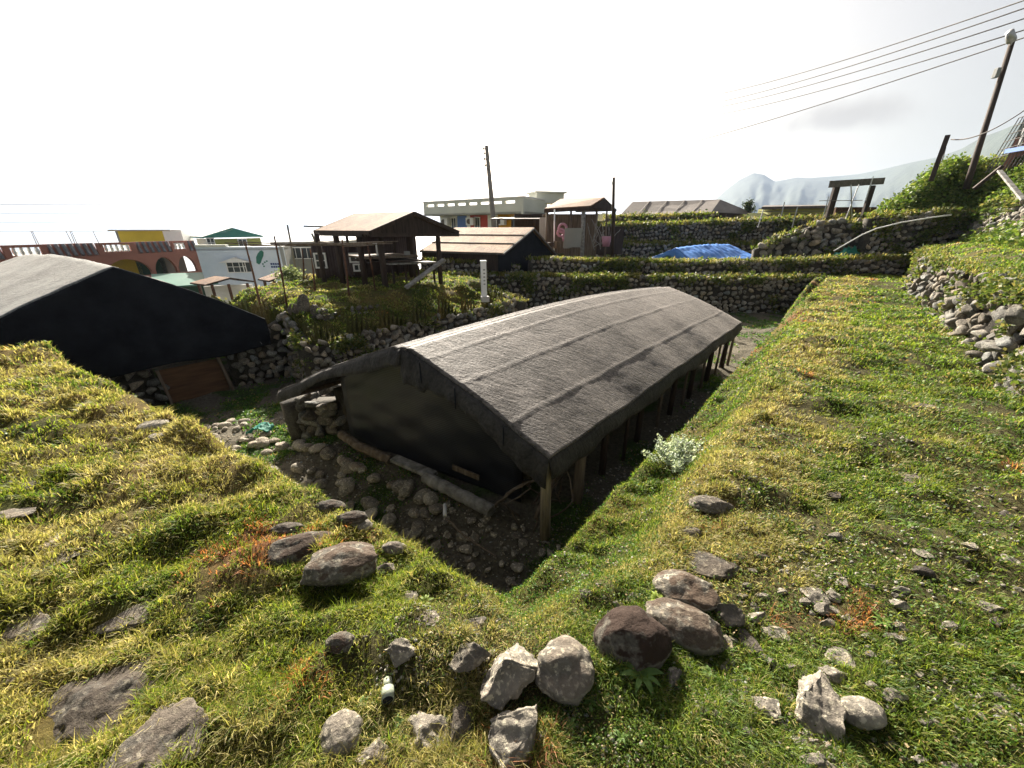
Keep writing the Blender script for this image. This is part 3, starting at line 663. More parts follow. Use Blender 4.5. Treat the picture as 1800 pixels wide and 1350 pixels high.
# side cloth on the right
V = [PQ(3.52+.03*math.sin(i*.7), QG+i*.1, lerp(-.3, -.95, k/6))[:] for i in range(50) for k in range(7)]
idx = np.arange(350).reshape(50, 7); F = np.stack([idx[:-1, :-1].ravel(), idx[1:, :-1].ravel(), idx[1:, 1:].ravel(), idx[:-1, 1:].ravel()], 1)
o = mesh_np('side_cloth', V, F, M['dark'], lh, True); o.modifiers.new('thickness', 'SOLIDIFY').thickness = .02
dd = MB(); dd.box(PQ(2.07, 9.3, -1.42), (1.05, .04, .78), math.atan2(.751, .66)); dd.build('door', M['plywood'], lh, False, .005)
MB().beam(PQ(2.62, 9.15, -1.95), PQ(2.5, 9.2, -.92), .14, .05, (.6, .7, 0)).build('door_post', M['wood'], lh, False, .006)
MB().beam(PQ(1.55, 9.15, -1.9), PQ(1.5, 9.2, -1.0), .07, .05, (.6, .7, 0)).build('door_post', M['wood'], lh, False, .006)
stone_wall('front_wall', None, [(*PQ(2.66, 9.2)[:2], -2.0, -.9), (*PQ(3.75, 9.0)[:2], -1.9, -.35)], .2, 41, sub=2, tone=1.15, parent=lh, fr=0, depth=.4, moss=.3)
stone_wall('front_wall', None, [(*PQ(-1.4, 9.25)[:2], -1.6, -.95), (*PQ(1.45, 9.2)[:2], -1.8, -.96)], .2, 42, sub=2, tone=1.0, parent=lh, fr=0, depth=.4, moss=.3)

# ================================================================ STONE WALLS
stone_wall('terrace_wall', 'curving dry stone wall between the left house and the grey wall below the pavilion', [(*PQ(3.72, 9.0)[:2], -1.9, -.12), (*PQ(3.55, 8.2)[:2], -1.8, -.4), (*PQ(3.2, 7.35)[:2], -1.75, -.6)], .17, 50, sub=2, tone=1.15, moss=.3, lean=.05)
stone_wall('terrace_wall', 'long grey dry stone wall under the pavilion terrace, left of the long black roof', [(*PQ(3.1, 7.0)[:2], -1.75, -.60), (*PQ(6, 7.03)[:2], -1.7, -.58), (*PQ(9.3, 7.0)[:2], -1.6, -.5), (-1.6, 14.2, -1.5, -.3)], .17, 51, sub=2, tone=1.25, moss=.25, lean=.15)
stone_wall('terrace_wall', 'low mossy wall remnant on the bank right below the four standing stones', [(*PQ(3.95, 7.95)[:2], -.5, -.15), (*PQ(5.6, 8.0)[:2], -.5, -.2)], .17, 52, sub=1, tone=.9, lean=.5, moss=.5, fr=2)
stone_wall('terrace_wall', 'tall dark stone wall closing the far end of the pit behind the long black roof', [(-2.6, 14.45, -.9, .02), (-.9, 14.3, -1.5, .02), (3, 14.0, -1.5, .0), (7, 13.75, -1.5, .0), (10.6, 13.5, -1.5, .02)], .2, 53, sub=1, tone=1.6, moss=.5, lean=.08)
stone_wall('terrace_wall', 'second mossy wall, one step above the far pit wall, in front of the blue roof', [(.6, 15.3, -.05, .5), (4, 15.0, -.02, .45), (8, 14.75, -.02, .42), (12, 14.6, 0, .55), (14.2, 14.5, .0, .6)], .2, 54, sub=1, tone=1.6, moss=.7, lean=.1, fr=1.6)
stone_wall('terrace_wall', 'short mossy wall beside the white stake, in front of the patched brown roof', [(-3.6, 15.6, -.3, .42), (-1.4, 15.0, -.2, .4), (.3, 15.3, -.1, .2)], .2, 55, sub=1, tone=1.6, moss=.7, fr=1.8)
stone_wall('terrace_wall', 'low weathered wall at the foot of the tiered walls behind the blue roof', [(3.2, 22.0, -.4, .82), (8, 21.9, -.4, .78), (13.5, 21.5, -.4, .8)], .24, 56, sub=1, tone=1.6, moss=.5)
stone_wall('terrace_wall', 'wide high wall of small stones behind the blue roof, below the grey roofed house', [(5.2, 23.2, .6, 1.72), (10, 23.1, .6, 1.85), (16, 22.7, .6, 2.05), (19, 22, .8, 2.1)], .22, 57, sub=1, tone=1.6, moss=.4, lean=.05)
stone_wall('terrace_wall', 'topmost mossy wall directly under the grey roofed house', [(5.6, 25, 1.8, 2.15), (12, 24.8, 1.85, 2.3)], .22, 58, sub=1, tone=1.6, moss=.7)
stone_wall('rubble_wall', 'broken brown rubble wall with big tumbled stones right of the blue roof', [(10.0, 16.6, .25, .8), (11.0, 16.5, .2, 1.35), (12.0, 16.2, .25, 1.75), (13.3, 16.1, .4, 1.85), (14.2, 16.0, .5, 1.8)], .3, 59, sub=2, tone=1.2, moss=.3, lean=.3, fr=.4, jit=.6)
stone_wall('terrace_wall', 'dark shaded stone wall under the leafy mound at the right', [(13.6, 15.7, .3, 2.0), (17.4, 15.9, .5, 2.2)], .26, 60, sub=1, tone=1.6, moss=.6)
stone_wall('terrace_wall', 'sunlit pale stone wall under the leafy mound at the right edge', [(17.3, 16.0, .8, 2.4), (15.5, 13.1, .85, 2.4), (12.8, 10.1, .9, 2.6), (9.9, 6.9, .9, 2.6)], .26, 61, sub=2, tone=1.2, moss=.15, lean=.25, depth=.4)
stone_wall('terrace_wall', 'sunlit rough wall of large tumbled stones and turf along the right side of the grass terrace', [(13.7, 13.6, -.05, .9), (10.55, 10.3, -.1, .9), (8.1, 7.15, -.1, .9), (6.6, 5.25, -.1, .9), (4.72, 3.05, -.12, .95), (2.4, .4, -.12, .95)], .19, 62, sub=3, tone=.88, moss=.3, lean=.1, depth=.3, smooth=False, jit=.8, fr=5, gap=1.0)

# ================================================================ PAVILION
def posts(parent, lst, mat='darkwood', name='post'):
    for (x, y, z0, z1, r) in lst:
        MB().tube([(x, y, z0), (x, y, z1)], r, 8).build(name, M[mat], parent, True)
def gable_roof(parent, gl, gp, gr, back, mat, th=.06, name='roof', hem=None, gable=None, n=20, lines=0, rmat=None):
    """gl, gp, gr: left eave, peak, right eave of the near gable; back: vector to the far gable"""
    gl, gp, gr, back = map(Vector, (gl, gp, gr, back))
    b = MB()
    for e in (gl, gr):
        V = [gp, e, e+back, gp+back]
        if (e-gp).cross(back).z < 0: V = V[::-1]
        b.slab(V, (0, 0, th))
    o = b.build(name, M[mat], parent)
    if hem:
        for e in (gl, gr):
            for off in (Vector((0, 0, 0)), back):
                MB().beam(gp+off-back*.004, e+off-back*.004, .05, hem, (0, 0, 1)).build('barge_board', M[rmat or 'darkwood'], parent)
            MB().beam(e, e+back, .05, hem*.8).build('eave_board', M[rmat or 'darkwood'], parent)
    if gable:
        d = back.normalized()*.12
        MB().slab([gl+d-Vector((0, 0, .02)), gp+d-Vector((0, 0, .05)), gr+d-Vector((0, 0, .02))], d*.4).build('gable', M[gable], parent)
    if lines:
        for e in (gl, gr):
            for k in range(1, lines+1):
                p = lerp(gp, e, k/(lines+1))+Vector((0, 0, th+.01)); MB().beam(p, p+back, .05, .03).build('batten', M[rmat or 'darkwood'], parent)
    return o
pv = empty('pavilion', (-3.8, 12, 0)); tag(pv, 'open timber pavilion with a brown pitched roof on posts, on the grass terrace', 'pavilion')
g0, gpk, g1 = A(650, 409, 10.9), A(728, 375, 11.7), A(806, 409, 12.5)
bk = Vector((-2.3, 1.75, .0))
gable_roof(pv, g0, gpk, g1, bk, 'tin_brown', .05, hem=.1, gable='darkwood')
plist = []
for (u, v, r, zt) in [(775, 499, .07, 1.45), (726, 489, .12, 1.8), (678, 506, .09, 1.55), (643, 505, .085, 1.45), (604, 501, .09, 1.45), (572, 500, .075, 1.45), (700, 487, .05, 1.8), (665, 484, .05, 1.7), (620, 486, .05, 1.5)]:
    p = G(u, v, -.02); plist.append((p.x, p.y, -.15, zt, r*1.0))
posts(pv, plist)
e = Vector((0, 0, -.06))
MB().beam(g0+e, g1+e, .06, .09).build('tie_beam', M['darkwood'], pv)
MB().beam(g0+e+bk*.12, g0+e+bk*.95, .06, .09).build('eave_beam', M['darkwood'], pv)
MB().beam(g1+e+bk*.12, g1+e+bk*.95, .06, .09).build('eave_beam', M['darkwood'], pv)
def slabpx(b, a, c, dv, th=.05): b.slab([a, c, c+Vector(dv), a+Vector(dv)], (0, 0, th)); return b
slabpx(MB(), A(643, 456, 11.4), A(736, 452, 12.2), (-.9, 1.0, 0), .06).build('platform', M['wood'], pv, False, .01)
slabpx(MB(), A(652, 463, 11.35), A(742, 459, 12.15), (-.9, 1.0, 0), .05).build('platform_frame', M['darkwood'], pv)
slabpx(MB(), A(683, 466, 11.6), A(768, 463, 12.6), (-.35, .4, 0), .05).build('bench', M['greywood'], pv, False, .01)
for u in (690, 712, 735, 762): 
    p = A(u, 467, 12.0+(u-690)*.008); MB().tube([(p.x, p.y, -.1), tuple(p)], .035, 6).build('bench_leg', M['darkwood'], pv)
tag(MB().beam(A(713, 506, 10.75), A(781, 456, 11.4), .16, .06, (-.4, -.5, .8)).build('carved_plank', M['greywood'], None, False, .01), 'heavy grey plank leaning up against the pavilion bench', 'plank')
tag(MB().box(A(712, 457, 12.0)+Vector((0, .3, .15)), (.16, .16, .16), .4).build('carton', M['greyp'], None, False, .01), 'small pale box lying on the pavilion platform', 'box')
pt2 = empty('bird_sticks', A(664, 440, 12)); tag(pt2, 'thin white cross shaped stand on the pavilion platform', 'stand')
a = A(664, 453, 12); MB().tube([a, a+Vector((0, 0, .42))], .025, 6).build('upright', M['white'], pt2); MB().tube([a+Vector((-.1, 0, .38)), a+Vector((.12, 0, .4))], .018, 6).build('crossbar', M['white'], pt2)
# drying rack of thin poles left of the pavilion
rk = empty('drying_rack', G(520, 500, 0)); tag(rk, 'drying rack of thin crooked poles left of the pavilion', 'rack')
for (u0, v0, u1, v1, Yd) in [(455, 526, 430, 424, 9.4), (503, 533, 482, 415, 9.0), (554, 513, 545, 438, 10.4), (614, 523, 601, 420, 9.7), (660, 512, 645, 425, 10.4), (532, 480, 531, 438, 12.5)]:
    a = A(u0, v0, Yd); b_ = A(u1, v1, Yd+.02); a.z = min(a.z, Hs(a.x, a.y)); MB().tube([a, lerp(a, b_, .5)+Vector((.015, 0, 0)), b_], [.028, .024, .018], 6).build('pole', M['rust'], rk, True)
for (u0, v0, y0, u1, v1, y1) in [(395, 427, 9.2, 545, 432, 10.2), (415, 425, 9.2, 603, 430, 9.7), (482, 429, 9.0, 700, 424, 10.8), (520, 431, 9.6, 690, 428, 10.5), (545, 430, 10.4, 690, 425, 11.0), (600, 433, 9.7, 660, 430, 10.6), (440, 432, 9.6, 560, 427, 10.0), (560, 425, 10.5, 640, 432, 9.8)]:
    a = A(u0, v0, y0); c = A(u1, v1, y1); MB().tube([a, lerp(a, c, .5)-Vector((0, 0, .02)), c], .012, 5).build('rail', M['wood'], rk, True)
# standing stones
for i, (u, v, wp, hp, lab) in enumerate([(514, 529, 20, 18, 'short broad dark stone, leftmost of the four standing stones'), (533, 522, 22, 30, 'tall pointed dark stone, second of the four standing stones'), (551, 528, 16, 20, 'narrow dark upright stone, third of the four standing stones'), (567, 528, 21, 18, 'broad round dark stone, rightmost of the four standing stones')]):
    p = G(u, 536, 0.0); t = tparam(u, 536, 0); wd = wp*t/FPX; ht = hp*t/FPX*1.1; rg = np.random.default_rng(60+i)
    S = rock_shape(rg, 4, .25, 7); S = S/np.abs(S).max(0)*np.array((wd/2, wd*.28, ht*.62))
    o = mesh_np('standing_stone', S, ICO[4][1], M['rock'], None, True, np.tile((.6, .57, .55, .6), (len(S), 1))); o.location = (p.x, p.y, Hs(p.x, p.y)+ht*.42); o.rotation_euler = (0, .12 if i == 1 else 0, .8)
    tag(o, lab, 'standing stone', 'standing stones beside the drying rack')
# white stake
ws = empty('marker_post', A(851, 515, 10.35)); tag(ws, 'white painted square stake with faint lettering beside the grass bank', 'post')
a = A(851, 516, 10.35); MB().box(a+Vector((0, 0, .36)), (.13, .13, .9), .3).build('stake', M['white'], ws, False, .008)
MB().box(a+Vector((0, 0, .82)), (.15, .15, .03), .3).build('cap', M['white'], ws, False, .005)
for k in range(5): MB().box(a+Matrix.Rotation(.3, 3, 'Z')@Vector((.0, -.069, .25+k*.09)), (.05, .004, .035), .3).build('lettering', M['greyp'], ws)
MB().box(a+Vector((.02, 0, -.14)), (.2, .2, .14), .3).build('footing', M['concrete'], ws, False, .01)

# ================================================================ CABIN behind the pavilion
cb = empty('cabin', A(600, 497, 14.5)); tag(cb, 'dark ribbed metal cabin with white window frames behind the pavilion', 'cabin')
M['rib'] = mat_noise('ribbed_dark_metal', [(.3, (.03, .018, .015)), (.7, (.06, .04, .035))], 3, .6, .1, 20)
def ribbed(parent, a, c, zb, zt, name='wall', mat='rib', n=None, amp=.02):
    a = Vector((a[0], a[1], 0)); c = Vector((c[0], c[1], 0)); L = (c-a).length; d = (c-a)/L; o3 = Vector((d.y, -d.x, 0)); n = n or int(L/.09)*4
    V = []; 
    for i in range(n+1):
        p = a+d*L*i/n+o3*(amp if (i//2) % 2 else 0); ztt = zt(i/n) if callable(zt) else zt
        V += [(p.x, p.y, zb), (p.x, p.y, ztt)]
    idx = np.arange(2*(n+1)).reshape(n+1, 2); F = np.stack([idx[:-1, 0], idx[1:, 0], idx[1:, 1], idx[:-1, 1]], 1)
    o = mesh_np(name, V, F, M[mat], parent); s = o.modifiers.new('thickness', 'SOLIDIFY'); s.thickness = .03; s.offset = -1; return o
cA, cB, cC = A(548, 440, 13.6), A(640, 440, 13.9), A(733, 440, 15.6)
ribbed(cb, cA, cB, -.6, A(590, 428, 13.75).z)
ribbed(cb, cB, cC, -.6, lambda f: 1.32+.38*min(f, 1-f)*2*.9)
ribbed(cb, (cA.x-.5, cA.y+2.5), cA, -.6, A(590, 428, 13.75).z)
MB().slab([cA+Vector((-.1, -.05, .72-.0)), cB+Vector((0, -.05, .7)), cB+Vector((.6, 3, .75)), cA+Vector((-.6, 3, .75))], (0, 0, .05)).build('roof', M['tin_grey'], cb)
z0 = 1.32
MB().slab([Vector((cB.x-.1, cB.y-.1, z0)), Vector((lerp(cB.x, cC.x, .45), lerp(cB.y, cC.y, .45)-.15, z0+.4)), Vector((cC.x+.25, cC.y, z0-.02)), Vector((cC.x-.3, cC.y+2.2, z0)), Vector((lerp(cB.x, cC.x, .45)-.6, cB.y+3, z0+.4)), Vector((cB.x-.8, cB.y+2.4, z0))], (0, 0, .05)).build('roof', M['tin_grey'], cb)
def window(parent, c, wd, ht, rz, nx=2, nz=2, fm='white', gm='glass', th=.05, deep=.06):
    r = Matrix.Rotation(rz, 3, 'Z'); b = MB(); c = Vector(c)
    for sx in (-1, 1): b.box(c+r@Vector((sx*(wd/2-th/2), 0, 0)), (th, deep, ht), rz)
    for sz in (-1, 1): b.box(c+r@Vector((0, 0, sz*(ht/2-th/2))), (wd-2*th, deep, th), rz)
    for i in range(1, nx): b.box(c+r@Vector((-wd/2+wd*i/nx, .002, 0)), (th*.7, deep*.7, ht-2*th), rz)
    for i in range(1, nz): b.box(c+r@Vector((0, -.002, -ht/2+ht*i/nz)), (wd-2*th, deep*.6, th*.7), rz)
    f = b.build('window', M[fm], parent)
    g = MB().box(c+r@Vector((0, deep*.25, 0)), (wd-2*th, .012, ht-2*th), rz).build('pane', M[gm], f); return f
def face_rz(a, c): return math.atan2(c[1]-a[1], c[0]-a[0])
def onface(a, c, f, z, off=.06):
    d = Vector((c[0]-a[0], c[1]-a[1], 0)).normalized(); o3 = Vector((d.y, -d.x, 0)); 
    return Vector((lerp(a[0], c[0], f), lerp(a[1], c[1], f), z))+o3*off
rz = face_rz(cA, cB)
window(cb, onface(cA, cB, .14, A(559, 458, 13.6).z), .38, .5, rz)
window(cb, onface(cA, cB, .82, A(622, 453, 13.85).z), .42, .32, rz, 2, 1)
window(cb, onface(cA, cB, .86, A(626, 470, 13.85).z), .38, .26, rz, 2, 1)

# ================================================================ patched brown roof house
bh = empty('sunken_house', A(860, 460, 16)); tag(bh, 'house with a rusty brown patched roof and dark gable, right of the pavilion', 'house')
gl, gk, gr_ = A(884, 447, 14.6), A(938, 402, 16.6), A(982, 453, 18.0)
gable_roof(bh, gl, gk, gr_, (-3.35, 1.6, .0), 'tin_tan', .05, lines=2, rmat='tin_grey', hem=.07)
d = Vector((-.12, .06, 0))
MB().slab([gl+d, gk+d, gr_+d, gr_+d-Vector((0, 0, .6)), gl+d-Vector((0, 0, .6))], d*.5).build('gable_wall', M['dark'], bh)
MB().slab([gl+d+Vector((0, .1, -.03)), gl+d-Vector((0, -.1, .6)), gl+Vector((-3.3, 1.7, -.6)), gl+Vector((-3.3, 1.7, -.03))], (.05, .06, 0)).build('side_wall', M['darkwood'], bh)

# ================================================================ storage shed with clutter
sh = empty('shed', A(1020, 440, 19.5)); tag(sh, 'open fronted wooden shed with a brown roof, full of clutter, by the thin dark post', 'shed')
F0, F1, F2, Fp = A(957, 369, 19), A(1038, 364, 18), A(1084, 371, 19.6), A(1062, 349, 18.8)
bl = A(985, 352, 22)
MB().slab([F0, F1, Fp, bl], (0, 0, .06)).build('roof', M['tin_brown'], sh)
MB().slab([Fp, F2, F2+Vector((-1.6, 1.8, 0)), bl+Vector((.3, .3, 0))], (0, 0, .06)).build('roof', M['tin_grey'], sh)
MB().slab([F1-Vector((0, 0, .02)), Fp-Vector((0, 0, .04)), F2-Vector((0, 0, .02))], (-.1, .12, 0)).build('gable', M['darkwood'], sh)
MB().beam(F0-Vector((0, 0, .05)), F1-Vector((0, 0, .05)), .06, .14).build('fascia', M['darkwood'], sh)
for (u, Yd, r, m_) in [(961, 19.2, .06, 'wood'), (1003, 18.8, .05, 'wood'), (1025, 18.3, .09, 'greywood'), (1048, 18.6, .05, 'wood'), (1066, 19.1, .04, 'wood'), (1080, 19.6, .05, 'darkwood'), (974, 18.6, .03, 'white')]:
    a = A(u, 440, Yd); c = A(u+1, 368, Yd); MB().tube([(a.x, a.y, Hs(a.x, a.y)-.1), tuple(c)], r, 8).build('post', M[m_], sh, True)
wa, wb = A(952, 440, 20.2), A(1045, 440, 20.2)
MB().box(((wa.x+wb.x)/2, 20.2, 1.2), (wb.x-wa.x, .05, 2.0)).build('back_wall', M['wood'], sh)
MB().box((A(950, 400, 20).x+.1, 20, 1.1), (.3, .06, 1.9)).build('side_panel', M['concrete'], sh)
MB().box((A(1070, 400, 20.4).x, 20.5, 1.0), (1.6, .05, 1.3)).build('back_wall', M['darkwood'], sh)
p = A(1007, 418, 18.2); tag(MB().box(p, (.75, .04, .8), .1, Matrix.Rotation(.15, 3, 'X')).build('panel', M['greyp'], None, False, .01), 'pale grey board standing in the shed opening', 'board')
def torus_mb(b, c, Rr, r, axis='y', n=14, m=6):
    pts = [Vector(c)+Vector((math.cos(2*math.pi*i/n)*Rr, 0, math.sin(2*math.pi*i/n)*Rr)) for i in range(n+1)]; b.tube(pts, r, m, False)
b = MB(); torus_mb(b, A(989, 401, 18.3), .17, .06); torus_mb(b, A(986, 409, 18.3), .15, .055); b.beam(A(990, 414, 18.3), A(991, 424, 18.3), .1, .1)
tag(b.build('swim_float', M['plastic'], None, True), 'pink ring shaped swim float hanging in the shed', 'float')
p = A(1066, 424, 18.0); b = MB(); b.tube([p-Vector((0, 0, .22)), p+Vector((0, 0, .2))], [.15, .22], 12); tag(b.build('tub', M['plastic'], None, True), 'pink plastic tub hanging beside the shed, next to the thin post', 'tub')
rng = np.random.default_rng(8)
for k in range(14):
    u = rng.uniform(1030, 1076); a = A(u, rng.uniform(425, 440), 18.1); c = a+Vector((rng.normal(0, .3), rng.normal(0, .1), rng.uniform(.4, 1.2)))
    stick('thin bare branch in the tangle stacked along the shed front', [a, lerp(a, c, .5)+Vector((rng.normal(0, .1), 0, 0)), c], .02, 'greywood', group='branches stacked along the shed front')
for k in range(5):
    a = A(rng.uniform(962, 1025), 432, 18.4); sz = rng.uniform(.18, .32, 3)
    tag(MB().box(a+Vector((0, 0, .05)), tuple(sz), rng.uniform(0, 1)).build('crate', M[['greyp', 'wood', 'concrete', 'darkwood', 'greyp'][k]], None, False, .01), 'small weathered crate on the floor of the cluttered shed', 'crate', 'crates on the shed floor')
# low lean-to and dark boxes between the bright building and the shed
lt = empty('lean_to', A(920, 400, 22)); tag(lt, 'dark flat roofed lean-to between the colourful building and the shed', 'lean-to')
MB().slab([A(862, 386, 21), A(960, 386, 20.5), A(958, 384, 23), A(872, 384, 23)], (0, 0, .05)).build('roof', M['tin_grey'], lt)
MB().box(A(930, 400, 22.5), (1.6, 1.2, 1.3)).build('wall', M['darkwood'], lt)
for u in (875, 900, 940): a = A(u, 386, 21); MB().tube([tuple(a), (a.x, a.y, -.3)], .04, 6).build('post', M['darkwood'], lt)
# ================================================================ poles
up = empty('utility_pole', A(868, 400, 24)); tag(up, 'tall leaning concrete utility pole in front of the colourful building', 'utility pole')
a, c = A(871, 425, 24), A(855, 256, 24.2); MB().tube([a-Vector((0, 0, 2)), a, c], [.17, .17, .1], 10).build('shaft', M['pole'], up, True)
for k, v in enumerate((262, 270, 279, 290)):
    p = lerp(c, a, (v-256)/169); MB().tube([p, p+Vector((-.16, 0, .03))], .02, 6).build('bracket', M['rust'], up); MB().tube([p+Vector((-.17, 0, -.03)), p+Vector((-.17, 0, .1))], .05, 8).build('insulator', M['white'], up, True)
tp = empty('post', A(1078, 440, 17.6)); tag(tp, 'thin dark upright wooden post at the right end of the shed', 'post')
MB().tube([A(1077, 446, 17.6)-Vector((0, 0, .2)), A(1079, 312, 17.6)], [.075, .055], 8).build('shaft', M['darkwood'], tp, True); MB().box(A(1076, 322, 17.5), (.05, .05, .1)).build('insulator', M['white'], tp)
lp = empty('lamp_post', A(1710, 290, 17)); tag(lp, 'tall leaning black utility pole with a lamp head at the top right', 'utility pole')
a, c = A(1708, 300, 17), A(1782, 64, 17.4); MB().tube([a-(c-a)*.15, a, c], [.1, .1, .075], 10).build('shaft', M['darkwood'], lp, True)
h = A(1779, 68, 17.2); MB().tube([A(1775, 55, 17.1), A(1778, 72, 17.2)], [.1, .13], 10).build('lamp_head', M['metal'], lp, True); MB().tube([h, lerp(a, c, .93)], .03, 6).build('arm', M['metal'], lp, True)
MB().box(lerp(a, c, .72)+Vector((-.22, 0, .1)), (.14, .14, .3)).build('meter_box', M['greyp'], lp, False, .01)
bp_ = empty('post', A(1645, 296, 17)); tag(bp_, 'short leaning dark post on the leafy mound, left of the tall lamp pole', 'post')
a, c = A(1643, 300, 17), A(1666, 238, 17.2); MB().beam(a-(c-a)*.3, c, .15, .12).build('shaft', M['darkwood'], bp_, False, .01); MB().tube([a+Vector((.15, 0, .3)), c+Vector((.1, 0, -.4))], .015, 5).build('stay_wire', M['wire'], bp_)
# ================================================================ grey roofed house behind the blue roof
gh = empty('house', A(1200, 385, 27)); tag(gh, 'long low house with a grey brown roof above the tiered stone walls', 'house')
r0, r1, l0, l1, re = A(1112, 357, 28), A(1266, 353, 27.5), A(1086, 384, 26), A(1250, 375, 25.2), A(1329, 379, 28)
MB().slab([l0, l1, r1, r0], (0, 0, .08)).build('roof', M['tin_grey'], gh); MB().slab([l1, re, r1], (0, 0, .08)).build('roof', M['tin_grey'], gh)
for a_, b_ in ((l0, l1), (l1, re)): MB().beam(a_-Vector((0, 0, .05)), b_-Vector((0, 0, .05)), .08, .2).build('fascia', M['darkwood'], gh)
for a_, b_ in ((l0, l1), (l1, re)): 
    i3 = Vector((.1, .5, 0)); MB().slab([a_+i3, b_+i3, b_+i3-Vector((0, 0, 1.4)), a_+i3-Vector((0, 0, 1.4))], (0, .1, 0)).build('wall', M['rib'], gh)
for k in range(1, 5):
    p = lerp(l0, l1, k/5); q_ = lerp(r0, r1, k/5); MB().beam(p+Vector((0, 0, .1)), q_+Vector((0, 0, .1)), .05, .03).build('batten', M['tin_grey'], gh)
for f in (.3, .62): 
    p = lerp(l1, re, f); MB().tube([p-Vector((0, 0, 1.4)), p], .06, 6).build('post', M['wood'], gh)
# ================================================================ blue roof
br = empty('sunken_house', A(1230, 460, 18.5)); tag(br, 'sunken house whose roof is covered with a bright blue tarpaulin', 'house')
rL, rR = A(1188, 437, 17.8), A(1284, 432, 19.6); eL_, eNl, eR_ = A(1128, 462, 17.6), A(1236, 476, 16.3), A(1338, 456, 18.4)
V = []; 
def bl_pt(s, r):
    rg = lerp(rL, rR, s)+Vector((0, 0, .08*math.sin(math.pi*s)))
    e = lerp(eNl, eR_, s) if r > 0 else lerp(eL_, eL_+Vector((3.0, 2.6, 0)), s)
    p = lerp(rg, e, abs(r)); p.z += .012*math.sin(s*math.pi*26)+.05*mnoise.noise(Vector((s*6, r*4, 1)))+.03*mnoise.noise(Vector((s*22, r*9, 4))); return p
V = [bl_pt(i/104, j/16)[:] for i in range(105) for j in range(-16, 17)]
idx = np.arange(105*33).reshape(105, 33); F = np.stack([idx[:-1, :-1].ravel(), idx[1:, :-1].ravel(), idx[1:, 1:].ravel(), idx[:-1, 1:].ravel()], 1)
o = mesh_np('roof', V, F, M['bluetarp'], br, True); o.modifiers.new('thickness', 'SOLIDIFY').thickness = .04
drape('tarp_flap', [bl_pt(0, 1-j/24) for j in range(49)], lambda s: .2+.06*math.sin(s*17)+.25*math.exp(-((s-.5)/.05)**2), (-.4, -.8, 0), M['bluetarp'], br)
c_ = lerp(rL, rR, .5); MB().box((c_.x+.1, c_.y-.1, -.25), (2.2, 1.2, .9), .8).build('wall', M['dark'], br)
# ================================================================ carport shelter & railing on the right
cp = empty('shelter', A(1500, 350, 22)); tag(cp, 'small flat roofed open shelter on dark posts left of the leafy mound', 'shelter')
a, c = A(1458, 324, 21), A(1554, 318, 22); bkv = Vector((1.75, 2.2, .05))
MB().slab([a, c, c+bkv, a+bkv], (0, 0, .14)).build('roof', M['tin_grey'], cp, False, .01); MB().beam(a, c, .05, .3).build('fascia', M['tin_grey'], cp)
for u, Yd in ((1467, 21.2), (1472, 22.6), (1531, 21.9), (1534, 23.2)):
    p = A(u+2, 326, Yd); MB().beam((p.x, p.y, p.z-2.6), p, .14, .14).build('post', M['darkwood'], cp)
MB().box(A(1500, 380, 23), (2.2, .1, .9)).build('low_wall', M['rust'], cp)
rl = empty('railing', A(1400, 385, 20)); tag(rl, 'thin railing of bare stakes and wires between the grey roofed house and the shelter', 'railing')
for (u0, v0, u1, v1) in [(1334, 392, 1342, 368), (1394, 392, 1402, 364), (1445, 387, 1457, 345), (1487, 382, 1510, 324), (1524, 345, 1535, 310), (1375, 372, 1379, 355), (1500, 376, 1496, 325)]:
    MB().tube([A(u0, v0, 19.5)-Vector((0, 0, .2)), A(u1, v1, 19.5)], .022, 5).build('stake', M['metal'], rl)
for (u0, v0, u1, v1) in [(1334, 367, 1455, 365), (1440, 353, 1516, 352), (1440, 386, 1488, 372), (1335, 372, 1455, 371)]:
    MB().tube([A(u0, v0, 19.6), A(u1, v1, 19.6)], .014, 5).build('rail', M['wire'], rl)
fl_ = empty('flat_roof_house', A(1400, 380, 27)); tag(fl_, 'low flat roofed house far behind the thin railing', 'house')
MB().slab([A(1338, 368, 27), A(1455, 366, 27), A(1455, 364, 30), A(1342, 365, 30)], (0, 0, .15)).build('roof', M['tin_grey'], fl_); MB().box(A(1398, 380, 28), (4.2, 1.6, .9)).build('wall', M['olive'], fl_)
# corner building, mesh fence, pipe, beams on the mound
cbn = empty('building', A(1795, 240, 16)); tag(cbn, 'pale grey building corner at the top right edge beyond the wire fence', 'building')
p, p2, bb = A(1787, 238, 16.5), A(2000, 238, 16.5), Vector((3.2, 2.4, 0)); MB().slab([p, p2, p2+bb, p+bb], (0, 0, .95)).build('parapet', M['greyp'], cbn); p, p2 = p+Vector((.12, .12, -.01)), p2+Vector((0, .12, -.01)); MB().slab([p, p2, p2+bb, p+bb][::-1], (0, 0, -1.6)).build('wall', M['pink'], cbn)
MB().tube([A(1790, 262, 15.4), A(1802, 225, 15.5)], .05, 6).build('drain_pipe', M['white'], cbn)
wf = empty('wire_fence', A(1760, 270, 15)); tag(wf, 'square mesh wire fence on top of the leafy mound at the right edge', 'fence')
f0, f1 = A(1737, 292, 14.6), A(1840, 268, 12.6); hgt = Vector((.36, 0, 1.35))
b = MB()
for i in range(15): p = lerp(f0, f1, i/14); b.tube([p-Vector((0, 0, .2)), p+hgt], .016, 4)
for k in range(1, 7): b.tube([f0+hgt*(k/6), f1+hgt*(k/6)], .012, 4)
b.build('mesh_panel', M['wire'], wf)
MB().beam(A(1768, 266, 14.1), A(1815, 258, 13.2), .06, .12).build('blue_rail', M['blue'], wf)
tag(MB().beam(A(1712, 332, 13.5), A(1762, 292, 13.3), .12, .09).build('beam', M['darkwood'], None, False, .01), 'black charred beam sticking out of the leafy mound', 'beam')
